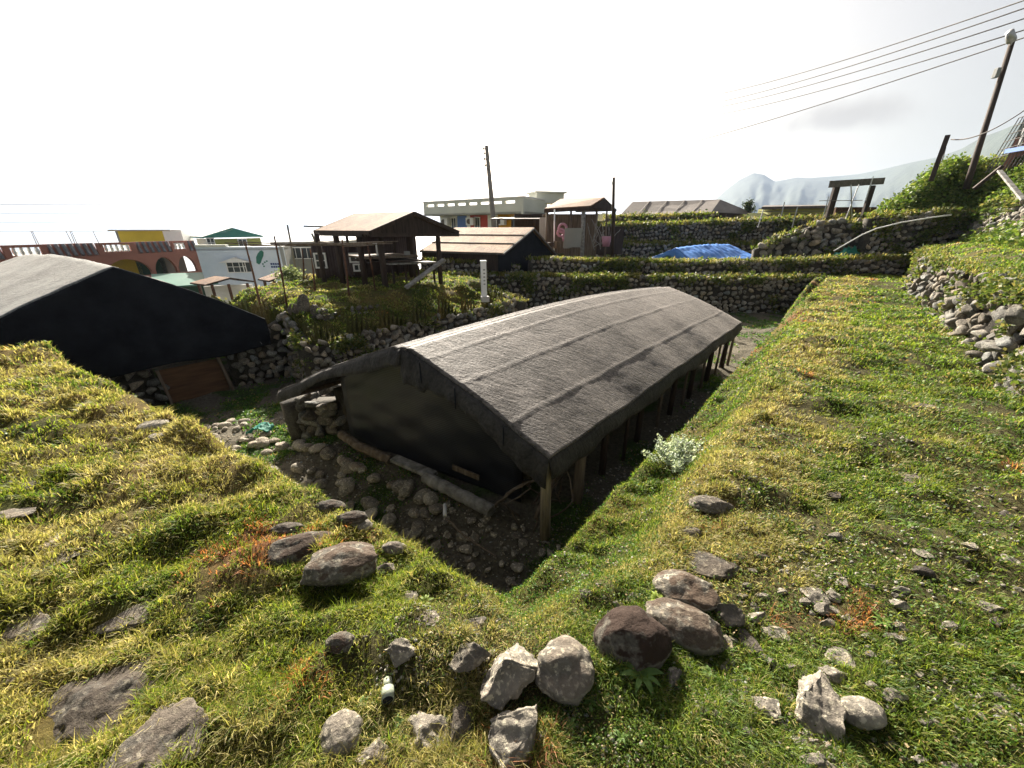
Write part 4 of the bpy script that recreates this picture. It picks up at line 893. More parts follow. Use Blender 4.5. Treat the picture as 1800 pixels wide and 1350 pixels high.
tag(MB().beam(A(1757, 300, 13.2), A(1800, 352, 11.6), .12, .05).build('plank', M['greywood'], None, False, .01), 'pale weathered plank propped against the black beam on the mound', 'plank')
MB().beam
pp = [A(1466, 441, 15.2), A(1490, 427, 15.2), A(1515, 413, 15.1), A(1540, 402, 15.0), A(1585, 391, 14.8), A(1640, 382, 14.6), A(1672, 378, 14.5)]
tag(MB().tube(pp, .022, 8).build('water_pipe', M['white'], None, True), 'long thin white pipe leaning across the dark wall under the leafy mound', 'pipe')
# green netting heap
V = []; p0 = A(1500, 452, 15.15)
for i in range(25):
    for j in range(11):
        f, g = i/24, j/10; V.append((p0.x-.75+1.2*f+.1*math.sin(g*7), p0.y-.1+.35*g+.12*mnoise.noise(Vector((f*9, g*4, 1))), p0.z-.15+(.55*math.sin(math.pi*min(1, f*.8+.1)))*g*(.6+.5*f)+.16*mnoise.noise(Vector((f*9, g*6, 3)))))
idx = np.arange(275).reshape(25, 11); F = np.stack([idx[:-1, :-1].ravel(), idx[1:, :-1].ravel(), idx[1:, 1:].ravel(), idx[:-1, 1:].ravel()], 1)
o = mesh_np('netting', V, F, M['net'], None, True); o.modifiers.new('thickness', 'SOLIDIFY').thickness = .01; tag(o, 'dark green netting bunched at the foot of the mound under the white pipe', 'netting')
V = []; p0 = PQ(1.55, 5.9, -1.5)
for i in range(17):
    for j in range(9):
        f, g = i/16, j/8; V.append((p0.x-.17+.36*f, p0.y-.1+.2*g, Hs(p0.x-.17+.36*f, p0.y-.1+.2*g)+.08+.11*math.sin(f*3.1)+.05*mnoise.noise(Vector((f*9, g*7, 3)))))
idx = np.arange(153).reshape(17, 9); F = np.stack([idx[:-1, :-1].ravel(), idx[1:, :-1].ravel(), idx[1:, 1:].ravel(), idx[:-1, 1:].ravel()], 1)
o = mesh_np('cloth_scrap', V, F, paint('turquoise_cloth', (.02, .2, .15)), None, True); o.modifiers.new('thickness', 'SOLIDIFY').thickness = .01; tag(o, 'scrap of turquoise cloth on the stones between the two net covered houses', 'cloth')

# ================================================================ COLOURFUL BUILDING
b1 = empty('guesthouse', A(850, 400, 29)); tag(b1, 'pale flat roofed guesthouse with blue, red and orange wall panels', 'building')
a, c, e_ = A(744, 358, 32), A(920, 348, 26.3), A(962, 352, 29.5); a.z = c.z = e_.z = 3.32
zb = 2.42
def wallseg(a, c, z0, z1, off, th, f0=0, f1=1):
    a = Vector((a[0], a[1], 0)); c = Vector((c[0], c[1], 0)); d = (c-a).normalized(); o3 = Vector((d.y, -d.x, 0)); p = lerp(a, c, f0); q_ = lerp(a, c, f1)
    return [p+o3*off+Vector((0, 0, z0)), q_+o3*off+Vector((0, 0, z0)), q_+o3*off+Vector((0, 0, z1)), p+o3*off+Vector((0, 0, z1))], -o3*th
def seg(parent, name, mat, *k): v, o_ = wallseg(*k); return MB().slab(v, o_).build(name, M[mat], parent)
def parapet(parent, a, c, z0, z1, f, mat, sl0, sl1):
    b = MB()
    def s(z0, z1, f0, f1): v, o_ = wallseg(a, c, z0, z1, 0, .15, f0, f1); b.slab(v, o_)
    s(z0, sl0, 0, 1); s(sl1, z1, 0, 1); f = [0]+[x for k in f for x in k]+[1]
    for i in range(0, len(f), 2): s(sl0, sl1, f[i], f[i+1])
    return b.build('parapet', M[mat], parent)
parapet(b1, a, c, zb, 3.32, [(.04+.115*k, .04+.115*k+.085) for k in range(8)], 'cream', 3.02, 3.18)
seg(b1, 'parapet', 'cream', c, e_, zb-.1, 3.3, 0, .15); seg(b1, 'coping', 'white', a, c, 3.325, 3.4, .04, .25); seg(b1, 'coping', 'white', c, e_, 3.325, 3.4, .04, .25)
back = Vector((e_.x-c.x, e_.y-c.y, 0))
MB().slab([Vector((a.x, a.y, zb)), Vector((c.x, c.y, zb)), Vector((e_.x, e_.y, zb)), Vector((a.x+back.x, a.y+back.y, zb))], (0, 0, .12)).build('roof', M['concrete'], b1)
for (f0, f1, m_) in [(.08, .28, 'cream'), (.28, .385, 'blue'), (.385, .42, 'white'), (.42, .50, 'red'), (.5, .6, 'red'), (.6, .7, 'white'), (.7, .985, 'orange')]:
    seg(b1, 'wall_panel', m_, a, c, -2.5, zb-.005, -.9, .1, f0, f1)
seg(b1, 'side_wall', 'cream', c, e_, -2.5, zb-.12, -.5, .1)
rz = face_rz(a, c)
for f in (.245, .5, .86): window(b1, onface(a, c, f, 1.75, -.84), .55, 1.1, rz, 2, 1)
for f in (.18, .46, .76):
    ac = MB().box(onface(a, c, f, 2.0, -.55), (.7, .3, .5), rz).build('air_conditioner', M['white'], b1, False, .02)
    torus_mb_ = MB(); p = onface(a, c, f, 2.0, -.38); torus_mb_.tube([p, p+Vector((.0, -.02, 0))], .18, 12); torus_mb_.build('fan', M['wire'], ac)
MB().box(A(950, 350, 30)+Vector((.4, 0, .05)), (2.0, 1.6, .7), .3).build('roof_room', M['cream'], b1); MB().box(A(950, 343, 30)+Vector((.4, 0, .12)), (2.3, 1.9, .1), .3).build('roof_room_slab', M['cream'], b1)

# ================================================================ PINK BUILDING (left)
pk = empty('guesthouse', A(200, 470, 26)); tag(pk, 'pink flat roofed building with an arcade of arches and tiled parapet strips', 'building')
a, c = A(-90, 428, 19.5), A(347, 425, 29.5); a.z = .78; c.z = .72
d = Vector((c.x-a.x, c.y-a.y, 0)); L = d.length; d.normalize(); o3 = Vector((d.y, -d.x, 0)); rz = face_rz(a, c)
def ufrac(u):     # fraction along facade seen at pixel column u
    r_ = ray(u, 430); den = r_[0]*(c.y-a.y)-r_[1]*(c.x-a.x); return (a.x*r_[1]-a.y*r_[0])/den
zp0 = .05
M['tile'] = mat_noise('grey_roof_tile', [(.3, (.1, .1, .11)), (.7, (.22, .22, .24))], 4, .5, .2, 20)
parapet(pk, a, c, zp0, .75, [], 'pink', .3, .5) if 0 else None
secs = [(ufrac(-90), ufrac(0), 't'), (ufrac(0), ufrac(80), 'b'), (ufrac(80), ufrac(168), 't'), (ufrac(168), ufrac(238), 'b'), (ufrac(238), ufrac(300), 't'), (ufrac(300), ufrac(330), 'b'), (ufrac(330), ufrac(346), 't')]
for f0, f1, kd in secs:
    if kd == 't':
        b = MB(); v, o_ = wallseg(a, c, zp0, .75, 0, .12, f0, f1); v[2] -= o3*.25; v[3] -= o3*.25; b.slab(v, o_); b.build('parapet', M['pink'], pk)
        n = max(2, int((f1-f0)*L/.28)); b = MB()
        for i in range(n):
            p = lerp(a, c, lerp(f0, f1, (i+.5)/n)); b.tube([Vector((p.x, p.y, .1))+o3*.09, Vector((p.x, p.y, .72))-o3*.16], .09, 6)
        b.build('tile_strip', M['tile'], pk)
    else:
        b = MB(); 
        for z0, z1 in ((zp0, .22), (.62, .75)):
            v, o_ = wallseg(a, c, z0, z1, 0.02, .14, f0, f1); b.slab(v, o_)
        g = (f1-f0)*.16
        for q0, q1 in ((f0, f0+g), (f1-g, f1)):
            v, o_ = wallseg(a, c, .22, .62, 0.02, .14, q0, q1); b.slab(v, o_)
        b.build('parapet', M['pink'], pk); n = max(3, int((f1-f0)*L/.35)); b = MB()
        for i in range(n):
            p = lerp(a, c, lerp(f0+g, f1-g, (i+.5)/n))-o3*.05; b.tube([Vector((p.x, p.y, .22)), Vector((p.x, p.y, .42)), Vector((p.x, p.y, .62))], [.05, .1, .05], 6)
        b.build('baluster', M['white'], pk)
# arches
arches = [(ufrac(-80), ufrac(-8), 'darkgreen'), (ufrac(0), ufrac(80), 'darkgreen'), (ufrac(168), ufrac(252), 'yellow'), (ufrac(259), ufrac(298), 'darkgreen'), (ufrac(302), ufrac(334), 'greyp')]
prev = 0; b = MB(); zt = zp0-.005; zsp = -1.15
def arch_bay(b, f0, f1, zs, zr):
    n = 14
    for i in range(n):
        t0, t1 = i/n, (i+1)/n
        h0, h1 = zs+(zr-zs)*math.sin(math.pi*t0)**.6 if 0 < t0 < 1 else zs, zs+(zr-zs)*math.sin(math.pi*t1)**.6 if 0 < t1 < 1 else zs
        p, q_ = lerp(a, c, lerp(f0, f1, t0)), lerp(a, c, lerp(f0, f1, t1))
        P = [Vector((p.x, p.y, h0)), Vector((q_.x, q_.y, h1)), Vector((q_.x, q_.y, zt)), Vector((p.x, p.y, zt))]; b.slab(P, -o3*.25)
for f0, f1, m_ in arches:
    v, o_ = wallseg(a, c, -8, zt, 0, .25, prev, f0)
    if f0 > prev: b.slab(v, o_)
    arch_bay(b, f0, f1, -1.0, -.25); prev = f1
v, o_ = wallseg(a, c, -8, zt, 0, .25, prev, 1); b.slab(v, o_); b.build('arcade_wall', M['pink'], pk)
for f0, f1, m_ in arches: seg(pk, 'inner_wall', m_, a, c, -8, 0, -1.6, .1, max(0, f0-.02), min(1, f1+.02))
for f0, f1, m_ in arches[2:]:
    seg(pk, 'handrail', 'pink', a, c, -1.42, -1.3, .03, .2, f0, f1); b = MB(); n = int((f1-f0)*L/.25)
    for i in range(n): p = lerp(a, c, lerp(f0, f1, (i+.5)/n)); b.tube([Vector((p.x, p.y, -1.95))-o3*.08, Vector((p.x, p.y, -1.42))-o3*.08], .05, 6)
    b.build('baluster', M['pink'], pk)
    seg(pk, 'balcony_base', 'pink', a, c, -2.3, -1.95, .06, .25, f0, f1)
seg(pk, 'end_wall', 'greyp', c, c+Vector((-1.2, 5, 0)), -8, .0, 0, .2)
MB().slab([Vector((a.x, a.y, 0))-o3*.3, Vector((c.x, c.y, 0))-o3*.3, Vector((c.x, c.y, 0))-o3*6, Vector((a.x, a.y, 0))-o3*6], (0, 0, .04)).build('roof', M['concrete'], pk)
p, q_ = A(266, 484, 25), A(372, 480, 27.5); MB().slab([p+Vector((1.2, -1.4, -.65)), q_+Vector((1.4, -1.2, -.55)), q_, p], (0, 0, .08)).build('awning', M['green'], pk)
MB().slab([p+Vector((1.0, -1.1, -.7)), q_+Vector((1.2, -.9, -.6)), q_+Vector((1.2, -.9, -7)), p+Vector((1.0, -1.1, -7))], (0, .1, 0)).build('porch_wall', M['darkgreen'], pk)
for k, u in enumerate((62, 66, 126, 130, 134, 173)):
    p = A(u, 424, 24); MB().tube([p-Vector((0, 0, .3)), p+Vector((-.05*(k % 3), 0, .55))], .02, 4).build('rebar', M['rust'], pk)
# rooftop room
yr = empty('rooftop_room', A(270, 425, 30)); tag(yr, 'yellow rooftop room with a flat slab roof above the pink building', 'rooftop room')
p = A(262, 415, 31); MB().box(p+Vector((0, 0, -.1)), (2.6, 2.2, 1.0), .35).build('wall', M['yellow'], yr); MB().box(A(228, 415, 31.2)+Vector((0, 0, -.1)), (.6, 2.2, 1.0), .35).build('side_wall', M['greyp'], yr); MB().box(A(260, 404.5, 31), (3.6, 2.6, .1), .35).build('roof', M['concrete'], yr)
MB().box(A(310, 414, 31.5)+Vector((0, 0, -.1)), (1.4, 2, 1.0), .35).build('white_wall', M['blue' if 0 else 'white'], yr)
# ================================================================ white building with green roof house behind
wbd = empty('white_building', A(430, 460, 26)); tag(wbd, 'white building with painted green map shape and small lettering on its wall', 'building')
a, c = A(343, 434, 26), A(496, 432, 27); a.z = c.z = A(420, 434, 26.5).z
e2 = c+Vector((-1.5, 5, 0))
seg(wbd, 'wall', 'bluewhite', a, c, -8.5, a.z, 0, .2); seg(wbd, 'side_wall', 'greyp', c, e2, -8.5, c.z, 0, .2)
MB().slab([a-Vector((0, 0, .2)), c-Vector((0, 0, .2)), e2-Vector((0, 0, .2)), a+Vector((-1.5, 5, -.2))], (0, 0, .1)).build('roof', M['concrete'], wbd)
seg(wbd, 'coping', 'cream', a, c, a.z+.003, a.z+.14, .06, .4, 0, .35)
rz = face_rz(a, c)
def wf_(u): r_ = ray(u, 450); return (a.x*r_[1]-a.y*r_[0])/(r_[0]*(c.y-a.y)-r_[1]*(c.x-a.x))
def wz(u, v): r_ = ray(u, v); f = wf_(u); y = lerp(a.y, c.y, f); return CAMZ+r_[2]*y/r_[1]
window(wbd, onface(a, c, wf_(411), wz(411, 469), .02), 1.15, .75, rz, 3, 2); window(wbd, onface(a, c, wf_(430), wz(430, 469), .02), .5, .72, rz, 1, 1)
p = onface(a, c, wf_(414), wz(414, 458), .05); r3 = Matrix.Rotation(rz, 3, 'Z')
MB().slab([p+r3@Vector((-.95, 0, -.1)), p+r3@Vector((.95, 0, -.1)), p+r3@Vector((0, 0, .22))], r3@Vector((0, -.3, 0))).build('window_hood', M['white'], wbd)
# green island shape
isl = [(448, 462), (450, 452), (454, 446), (459, 441), (463, 440), (465, 444), (463, 450), (459, 456), (456, 462), (452, 465)]
MB().slab([onface(a, c, wf_(u), wz(u, v), .01) for u, v in isl][::-1], r3@Vector((0, -.012, 0))).build('map_shape', M['green'], wbd)
for u, v in ((459, 464), (463, 461), (467, 459), (460, 468)): MB().box(onface(a, c, wf_(u), wz(u, v), .012), (.1, .01, .09), rz).build('map_shape', M['green'], wbd)
M['navy'] = paint('navy_paint', (.03, .06, .18))
for u in (474, 478, 482, 486):
    for v in (464, 469): MB().box(onface(a, c, wf_(u), wz(u, v), .012), (.11, .01, .12), rz).build('lettering', M['navy'], wbd)
# teal roofed house
tg = empty('green_roof_house', A(400, 425, 31)); tag(tg, 'two tone house with teal pitched roof behind the white building', 'house')
g_l, g_k, g_r = A(356, 418, 30), A(408, 402, 31), A(462, 416, 32)
gable_roof(tg, g_l, g_k, g_r, (-2.6, 2.2, 0), 'white', .08, rmat='teal', hem=.1)
MB().slab([g_l+Vector((0, .1, -.02)), g_k+Vector((0, .1, -.05)), g_r+Vector((0, .1, -.02))], (-.1, .15, 0)).build('gable', M['teal'], tg)
p, q_ = g_l+Vector((.15, .3, -.1)), g_r+Vector((-.4, .3, -.1)); MB().slab([p, q_, q_-Vector((0, 0, 1.6)), p-Vector((0, 0, 1.6))], (-.1, .15, 0)).build('wall', M['olive'], tg)
MB().slab([p, p-Vector((0, 0, 1.6)), p+Vector((-2.4, 2.0, -1.6)), p+Vector((-2.4, 2.0, 0))], (.1, .15, 0)).build('side_wall', M['white'], tg)
window(tg, A(369, 427, 29.9)+Vector((.1, -.02, 0)), .5, .7, .5, 2, 2); window(tg, A(427, 427, 30.8), .6, .6, .3, 2, 1)
# small huts among the houses
for (u, v, Yd, wd, lab) in [(385, 491, 22, 2.6, 'small open hut with a brown roof in front of the white building'), (492, 484, 21, 1.9, 'second small brown roofed hut, right of the white building')]:
    h_ = empty('hut', A(u, v+20, Yd)); tag(h_, lab, 'hut'); g_ = A(u, v, Yd)
    gable_roof(h_, g_+Vector((-wd*.15, -.6, -.25)), g_+Vector((.25*wd, 0, .05)), g_+Vector((wd*.62, .5, -.2)), (-wd*.55, .8, 0), 'tin_brown', .05, hem=.07)
    for dx, dy in ((-.5, .1), (-.1, -.3), (.2, -.1), (.5, .3)): MB().tube([g_+Vector((dx*wd, dy, -.25)), g_+Vector((dx*wd, dy, -6))], .08, 6).build('post', M['rust'], h_)
    MB().box(g_+Vector((0, .6, -3.0)), (wd*.9, .1, 5.2), .4).build('wall', M['white'], h_)
# grey flat roofs and far poles behind the cabin
gb = empty('grey_building', A(530, 440, 30)); tag(gb, 'grey flat roofed concrete building behind the drying rack', 'building')
a, c = A(487, 424, 30), A(600, 423, 33); MB().slab([Vector((a.x, a.y, -8)), Vector((c.x, c.y, -8)), Vector((c.x, c.y, c.z-.2)), Vector((a.x, a.y, c.z-.2))], (.5, 5, 0)).build('wall', M['greyp'], gb)
MB().slab([Vector((a.x-.3, a.y-.4, c.z-.2)), Vector((c.x+.3, c.y-.4, c.z-.2)), Vector((c.x+.8, c.y+5, c.z-.2)), Vector((a.x+.2, a.y+5, c.z-.2))], (0, 0, .2)).build('roof', M['concrete'], gb)
for u in (500, 520, 540): window(gb, A(u, 445, 29.6), .8, .8, .2, 2, 1)
for (u0, v0, u1, v1, lab) in [(522, 485, 505, 395, 'thin leaning pole rising behind the drying rack, left one'), (556, 430, 548, 410, 'short dark post on the grey roof behind the cabin')]:
    tag(MB().tube([A(u0, v0, 20), A(u1, v1, 20)], .05, 6).build('post', M['pole'], None, True), lab, 'post')
# ================================================================ wires
def wire(u0, v0, y0, u1, v1, y1, label, group, sag=.4, r=.02, dv=0):
    a, c = A(u0, v0, y0), A(u1, v1, y1); b = MB(); b.tube([lerp(a, c, k/24)-Vector((0, 0, sag*4*(k/24)*(1-k/24))) for k in range(25)], r, 4); tag(b.build('power_line', M['wire'], None), label, 'power line', group)
for k, (v0, v1, lab) in enumerate([(358, 356, 'topmost'), (374, 371, 'second'), (390, 386, 'third'), (407, 402, 'lowest')]):
    wire(-120, v0, 22, 380, v1, 42, lab+' of the four power lines crossing the sky at the left', 'power lines at the left', .1, .018)
for k, (u0, v0, u1, v1, lab) in enumerate([(1270, 164, 1800, 0, 'topmost'), (1270, 178, 1800, 14, 'second'), (1270, 187, 1800, 32, 'third'), (1270, 200, 1800, 52, 'fourth'), (1150, 267, 1800, 66, 'lowest')]):
    du, dv_ = (u1-u0)*.12, (v1-v0)*.13; wire(u0, v0, 42, u1+du, v1+dv_, 17.5, lab+' of the five power lines slanting across the upper right sky', 'power lines at the upper right', .25, .022)
wire(1672, 245, 17.2, 1840, 165, 14, 'slack cable from the short leaning post to the right edge', None, .35, .02)
# small far tree
def leafy(name, label, cat, c, rad, n, leaf, cols, seed, trunk=None, kind=None, mat='leaf', parent=None, up=.3):
    rg = np.random.default_rng(seed); 
    k = max(6, n//60); cl = rg.normal(size=(k, 3)); cl = cl/np.linalg.norm(cl, axis=1, keepdims=True)*rg.random((k, 1))**.5*np.array(rad)
    P = cl[rg.integers(0, k, n)]+rg.normal(size=(n, 3))*np.array(rad)*.2+np.array(c)
    return leaves(name, P, leaf, cols, rg, mat, parent, up)
def leaves(name, P, leaf, cols, rg, mat='leaf', parent=None, up=.3):
    n = len(P); L_ = leaf*rg.uniform(.6, 1.3, n)[:, None]; d = rg.normal(size=(n, 3)); d[:, 2] = d[:, 2]*.6+up; d /= np.linalg.norm(d, axis=1, keepdims=True)
    s = np.cross(d, rg.normal(size=(n, 3))); s /= np.linalg.norm(s, axis=1, keepdims=True)
    V = np.stack([P, P+d*L_*.5+s*L_*.3, P+d*L_, P+d*L_*.5-s*L_*.3], 1).reshape(-1, 3)
    F = np.arange(n*4).reshape(n, 4); cc = np.array(cols)[rg.integers(0, len(cols), n)]*rg.uniform(.7, 1.25, (n, 1))
    return mesh_np(name, V, F, M[mat], parent, False, np.repeat(cc, 4, 0))
tr = empty('tree', A(1316, 380, 28)); tag(tr, 'small dark tree behind the right end of the grey roofed house', 'tree')
c = A(1318, 361, 28); MB().tube([c-Vector((0, 0, 1.6)), c-Vector((0, 0, .3)), c+Vector((.1, 0, .3))], [.06, .05, .02], 6).build('trunk', M['darkwood'], tr, True)
leafy('crown', None, None, c, (.42, .35, .5), 700, .13, [(.02, .035, .015), (.04, .06, .02)], 5, parent=tr)
# ================================================================ SEA, HILLS, HAZE
th = np.linspace(0, 2*math.pi, 65)[:-1]
V = [(0, 0, -37.0)]+[(9000*math.cos(t), 9000*math.sin(t), -37) for t in th]
M['sea'] = mat_noise('sea_water', [(.3, (.02, .05, .07)), (.7, (.03, .07, .09))], .02, .25, .4, .05, bdist=.5, spec=.5)
tag(mesh_np('sea', V, np.array([(0, i+1, (i+1) % 64+1) for i in range(64)]), M['sea']), kind='structure')
prof = [(1225, 392), (1240, 372), (1262, 347), (1280, 331), (1300, 316), (1325, 304), (1343, 307), (1352, 313), (1362, 319), (1380, 316), (1400, 312), (1425, 313), (1450, 311), (1480, 309), (1510, 306), (1550, 298), (1600, 286), (1650, 276), (1690, 262), (1710, 250), (1730, 240), (1760, 229), (1800, 212), (1860, 205), (1950, 215), (2100, 240)]
pa = []; 
for u, v in prof: d = ray(u, v); pa.append((math.atan2(d[0], d[1]), d[2]/math.hypot(d[0], d[1])))
pa = np.array(pa); az = np.linspace(pa[0, 0], 1.35, 260); tn = np.interp(az, pa[:, 0], pa[:, 1]); tn[az > pa[-1, 0]] = pa[-1, 1]
D = 2200-1100*sstep(.62, .86, az); rows = 60; V = []
for j in range(rows+1):
    g = j/rows; rr = D*(.45+.55*g); zr = CAMZ+tn*D; z = -38+(zr+38)*g**1.35
    rid = (fbm(az*30, np.full_like(az, g*2.2), 4)-.5)*2
    V.append(np.stack([rr*np.sin(az), rr*np.cos(az), z+rid*70*np.sin(math.pi*g)*(zr/300)], -1))
V = np.array(V); n1, n2 = V.shape[:2]; idx = np.arange(n1*n2).reshape(n1, n2)
F = np.stack([idx[:-1, :-1].ravel(), idx[:-1, 1:].ravel(), idx[1:, 1:].ravel(), idx[1:, :-1].ravel()], 1)
M['hill'] = mat_noise('forested_hill', [(.3, (.02, .03, .025)), (.7, (.04, .055, .04))], .012, .95, .5, .05, bdist=8)
tag(mesh_np('hills', V.reshape(-1, 3), F, M['hill'], None, True), kind='structure')
HAZE = True
if HAZE:
    hz = bpy.data.materials.new('haze_air'); hz.use_nodes = True; t = hz.node_tree; t.nodes.remove(t.nodes['Principled BSDF'])
    pvn = t.nodes.new('ShaderNodeVolumePrincipled'); pvn.inputs['Color'].default_value = (.58, .74, 1, 1); pvn.inputs['Density'].default_value = .00016; pvn.inputs['Anisotropy'].default_value = .15
    t.links.new(pvn.outputs[0], t.nodes['Material Output'].inputs['Volume'])
    tag(MB().box((0, 2900, 110), (18400, 18400, 300)).build('haze', hz), kind='stuff')

# ================================================================ ROCKS
B = (1.0, .95, .86)
rock(525, 966, 116, 62, 'round', 'long low dark boulder sunk in the turf, left of the bigger mottled one', tone=.62, tilt=.35, moss=1)
rock(603, 993, 124, 84, 'round', 'big rounded mottled boulder in the turf at the near left of the pit corner', tone=.8, tilt=.35, moss=.9)
rock(681, 998, 46, 28, 'angular', 'small brownish stone right of the big rounded mottled boulder', tone=.8, moss=.8)
rock(714, 1052, 50, 42, 'slab', 'flat pinkish stone in the turf beside the lime green weed', tone=1.0, tilt=.3)
rock(757, 1083, 54, 28, 'slab', 'low flat buried stone right of the flat pinkish stone', tone=1.0)
rock(831, 1091, 54, 28, 'slab', 'low pinkish buried stone behind the pale grey block', tone=.95)
rock(597, 1127, 54, 38, 'round', 'small mossy brown stone alone in long grass below the mottled boulder', tone=.6, moss=1)
rock(705, 1141, 54, 46, 'angular', 'small light grey chunk alone between the grass and the stone row', tone=1.0, moss=.1)
rock(830, 1152, 66, 54, 'angular', 'dark sided grey stone just left of the pale grey block', tone=.75, moss=.3)
rock(893, 1180, 96, 122, 'angular', 'large pale grey split block standing in the middle of the stone row', tone=1.25, moss=.15, flat=1.25)
rock(993, 1180, 96, 112, 'round', 'large grey egg shaped boulder right of the pale grey block', tone=1.1, moss=.4, tilt=-.2, flat=1.2)
rock(1108, 1130, 124, 122, 'round', 'large boulder crusted with dark red brown moss', tone=.7, mat='redrock', moss=1, tilt=.1, flat=1.2)
rock(1203, 1100, 126, 88, 'round', 'long boulder spotted dark and white with its end tilted down', tone=.85, moss=.8, tilt=-.5)
rock(1204, 1043, 104, 80, 'round', 'grey boulder with a dark crusted top behind the spotted one', tone=.95, moss=.9, tilt=-.35)
rock(1250, 990, 112, 54, 'slab', 'slab like stone with a dark flat side above the grey boulders', tone=.6, moss=.5, tilt=-.35)
rock(1278, 1082, 52, 52, 'angular', 'orange brown angular stone right of the grey boulders', tone=.8, mat='redrock', moss=.2)
rock(1278, 1125, 26, 56, 'angular', 'narrow pale speckled stone below the orange brown one', tone=1.1)
rock(1333, 1083, 32, 26, 'angular', 'small tan angular stone right of the orange brown one', tone=1.1)
rock(1366, 1109, 44, 32, 'slab', 'smooth pale grey flat stone in the right grass', tone=1.15, moss=0)
rock(1318, 1125, 30, 38, 'angular', 'small brown upright stone left below the smooth pale flat stone', tone=.7, mat='redrock', moss=.4)
rock(1183, 1190, 34, 34, 'angular', 'small bluish grey stone beside the rosette plant', tone=.95, moss=0)
rock(1440, 1250, 84, 104, 'angular', 'large pale angular stone with a lichen crusted top at the lower right', tone=1.25, moss=.15, flat=1.1)
rock(1517, 1250, 70, 54, 'round', 'smooth cream speckled oval cobble at the lower right', tone=1.55, moss=0, flat=1.0, sink=.1)
rock(1311, 1281, 36, 22, 'round', 'small pale flat oval stone left of the large angular one', tone=1.2, moss=0)
rock(1250, 886, 74, 34, 'round', 'round brownish stone half hidden in dry tufts at the terrace edge', tone=.8, moss=.4)
rock(1215, 932, 38, 22, 'round', 'little brownish stone in dry tufts below the round one', tone=.75)
rock(599, 1292, 70, 78, 'round', 'grey rounded boulder at the bottom, leftmost of the bottom row', tone=1.1, moss=.2, flat=1.1)
rock(747, 1292, 84, 104, 'angular', 'tall beige wedge shaped block in the bottom row', tone=1.25, moss=.1, flat=1.15)
rock(810, 1275, 50, 88, 'angular', 'dark brown grey stone squeezed beside the beige wedge block', tone=.65, moss=.5, flat=1.3)
rock(908, 1303, 88, 104, 'angular', 'bright beige angular block with a sharp peak at the bottom centre', tone=1.4, moss=.05, flat=1.15)
rock(660, 1332, 66, 54, 'angular', 'pale broken stone at the very bottom between two blocks', tone=1.2)
rock(712, 1342, 36, 26, 'angular', 'small tan stone at the bottom edge before the beige wedge', tone=1.0)
rock(955, 1292, 28, 30, 'angular', 'small stone touching the right side of the bright beige block', tone=1.1)
rock(633, 921, 40, 26, 'round', 'pale smooth cobble on the rim of the pit', tone=1.3, moss=0)
rock(618, 907, 52, 28, 'round', 'dark mossy stone just behind the pale cobble on the rim', tone=.5, moss=1)
rock(583, 889, 54, 26, 'round', 'dark mossy hump at the rim left of the pale cobble', tone=.5, moss=1)
rock(693, 960, 44, 26, 'round', 'speckled grey stone tucked under the shaded turf at the pit rim', tone=.9)
rock(505, 927, 58, 26, 'round', 'low reddish stone in dry turf above the long dark boulder', tone=.75, mat='redrock', moss=.5)
rock(172, 1238, 205, 178, 'slab', 'biggest flat rock, dark with pale lichen, at the lower left', tone=.5, moss=.6, tilt=.15, flat=.9)
rock(268, 1320, 145, 125, 'slab', 'cracked pale lichen covered rock below the biggest one at the lower left', tone=.75, moss=.5, flat=.9)
rock(225, 1075, 130, 52, 'slab', 'long flat brown rock lying flush in the left turf', tone=.7, tilt=.35, moss=.4, flat=.5)
rock(25, 1106, 76, 46, 'slab', 'pale grey flat rock at the left edge', tone=1.0, flat=.6, tilt=.3)
rock(100, 978, 46, 22, 'slab', 'small flat grey rock in the left turf', tone=1.0, flat=.6)
rock(90, 946, 30, 24, 'slab', 'pale small rock just above the small flat grey one in the left turf', tone=1.1, flat=.6)
rock(8, 1190, 36, 22, 'slab', 'small grey rock at the left edge below the pale flat one', tone=.9, flat=.6)
rock(267, 746, 56, 20, 'round', 'smooth pale oval stone in the left turf near the pit rim', tone=1.3, moss=0)
rock(276, 765, 30, 13, 'round', 'smaller pale stone just below the smooth pale oval one', tone=1.2, moss=0)
rock(12, 846, 38, 24, 'slab', 'dark jagged rock at the left edge of the turf', tone=.5)
rock(46, 851, 42, 20, 'slab', 'second dark jagged rock near the left edge', tone=.5)
rock(22, 898, 52, 24, 'slab', 'grey flat rock below the two dark jagged rocks', tone=.85)
rock(185, 684, 24, 8, 'slab', 'tiny grey flat stone near the far left rim', tone=.8)
rock(1631, 713, 30, 16, 'angular', 'dark earthy clod in the bright grass of the right terrace', 'clod', tone=.4, cat='clod')
rock(1606, 840, 46, 20, 'slab', 'flat grey stone in the middle of the right terrace', tone=.9, flat=.6)
rock(1470, 866, 26, 16, 'angular', 'small reddish stone in the right terrace grass', tone=.7, mat='redrock')
rock(1772, 903, 20, 18, 'angular', 'dark red brown clod near the right edge', 'clod', tone=.4, mat='redrock', cat='clod')
rock(1619, 1000, 30, 30, 'angular', 'dark brown earthy clod in the right terrace grass', 'clod', tone=.4, mat='redrock', cat='clod')
rock(1660, 1204, 60, 18, 'slab', 'narrow brown weathered piece lying in the lower right grass', tone=.6, mat='redrock', flat=.6)
rg_ = np.random.default_rng(99)
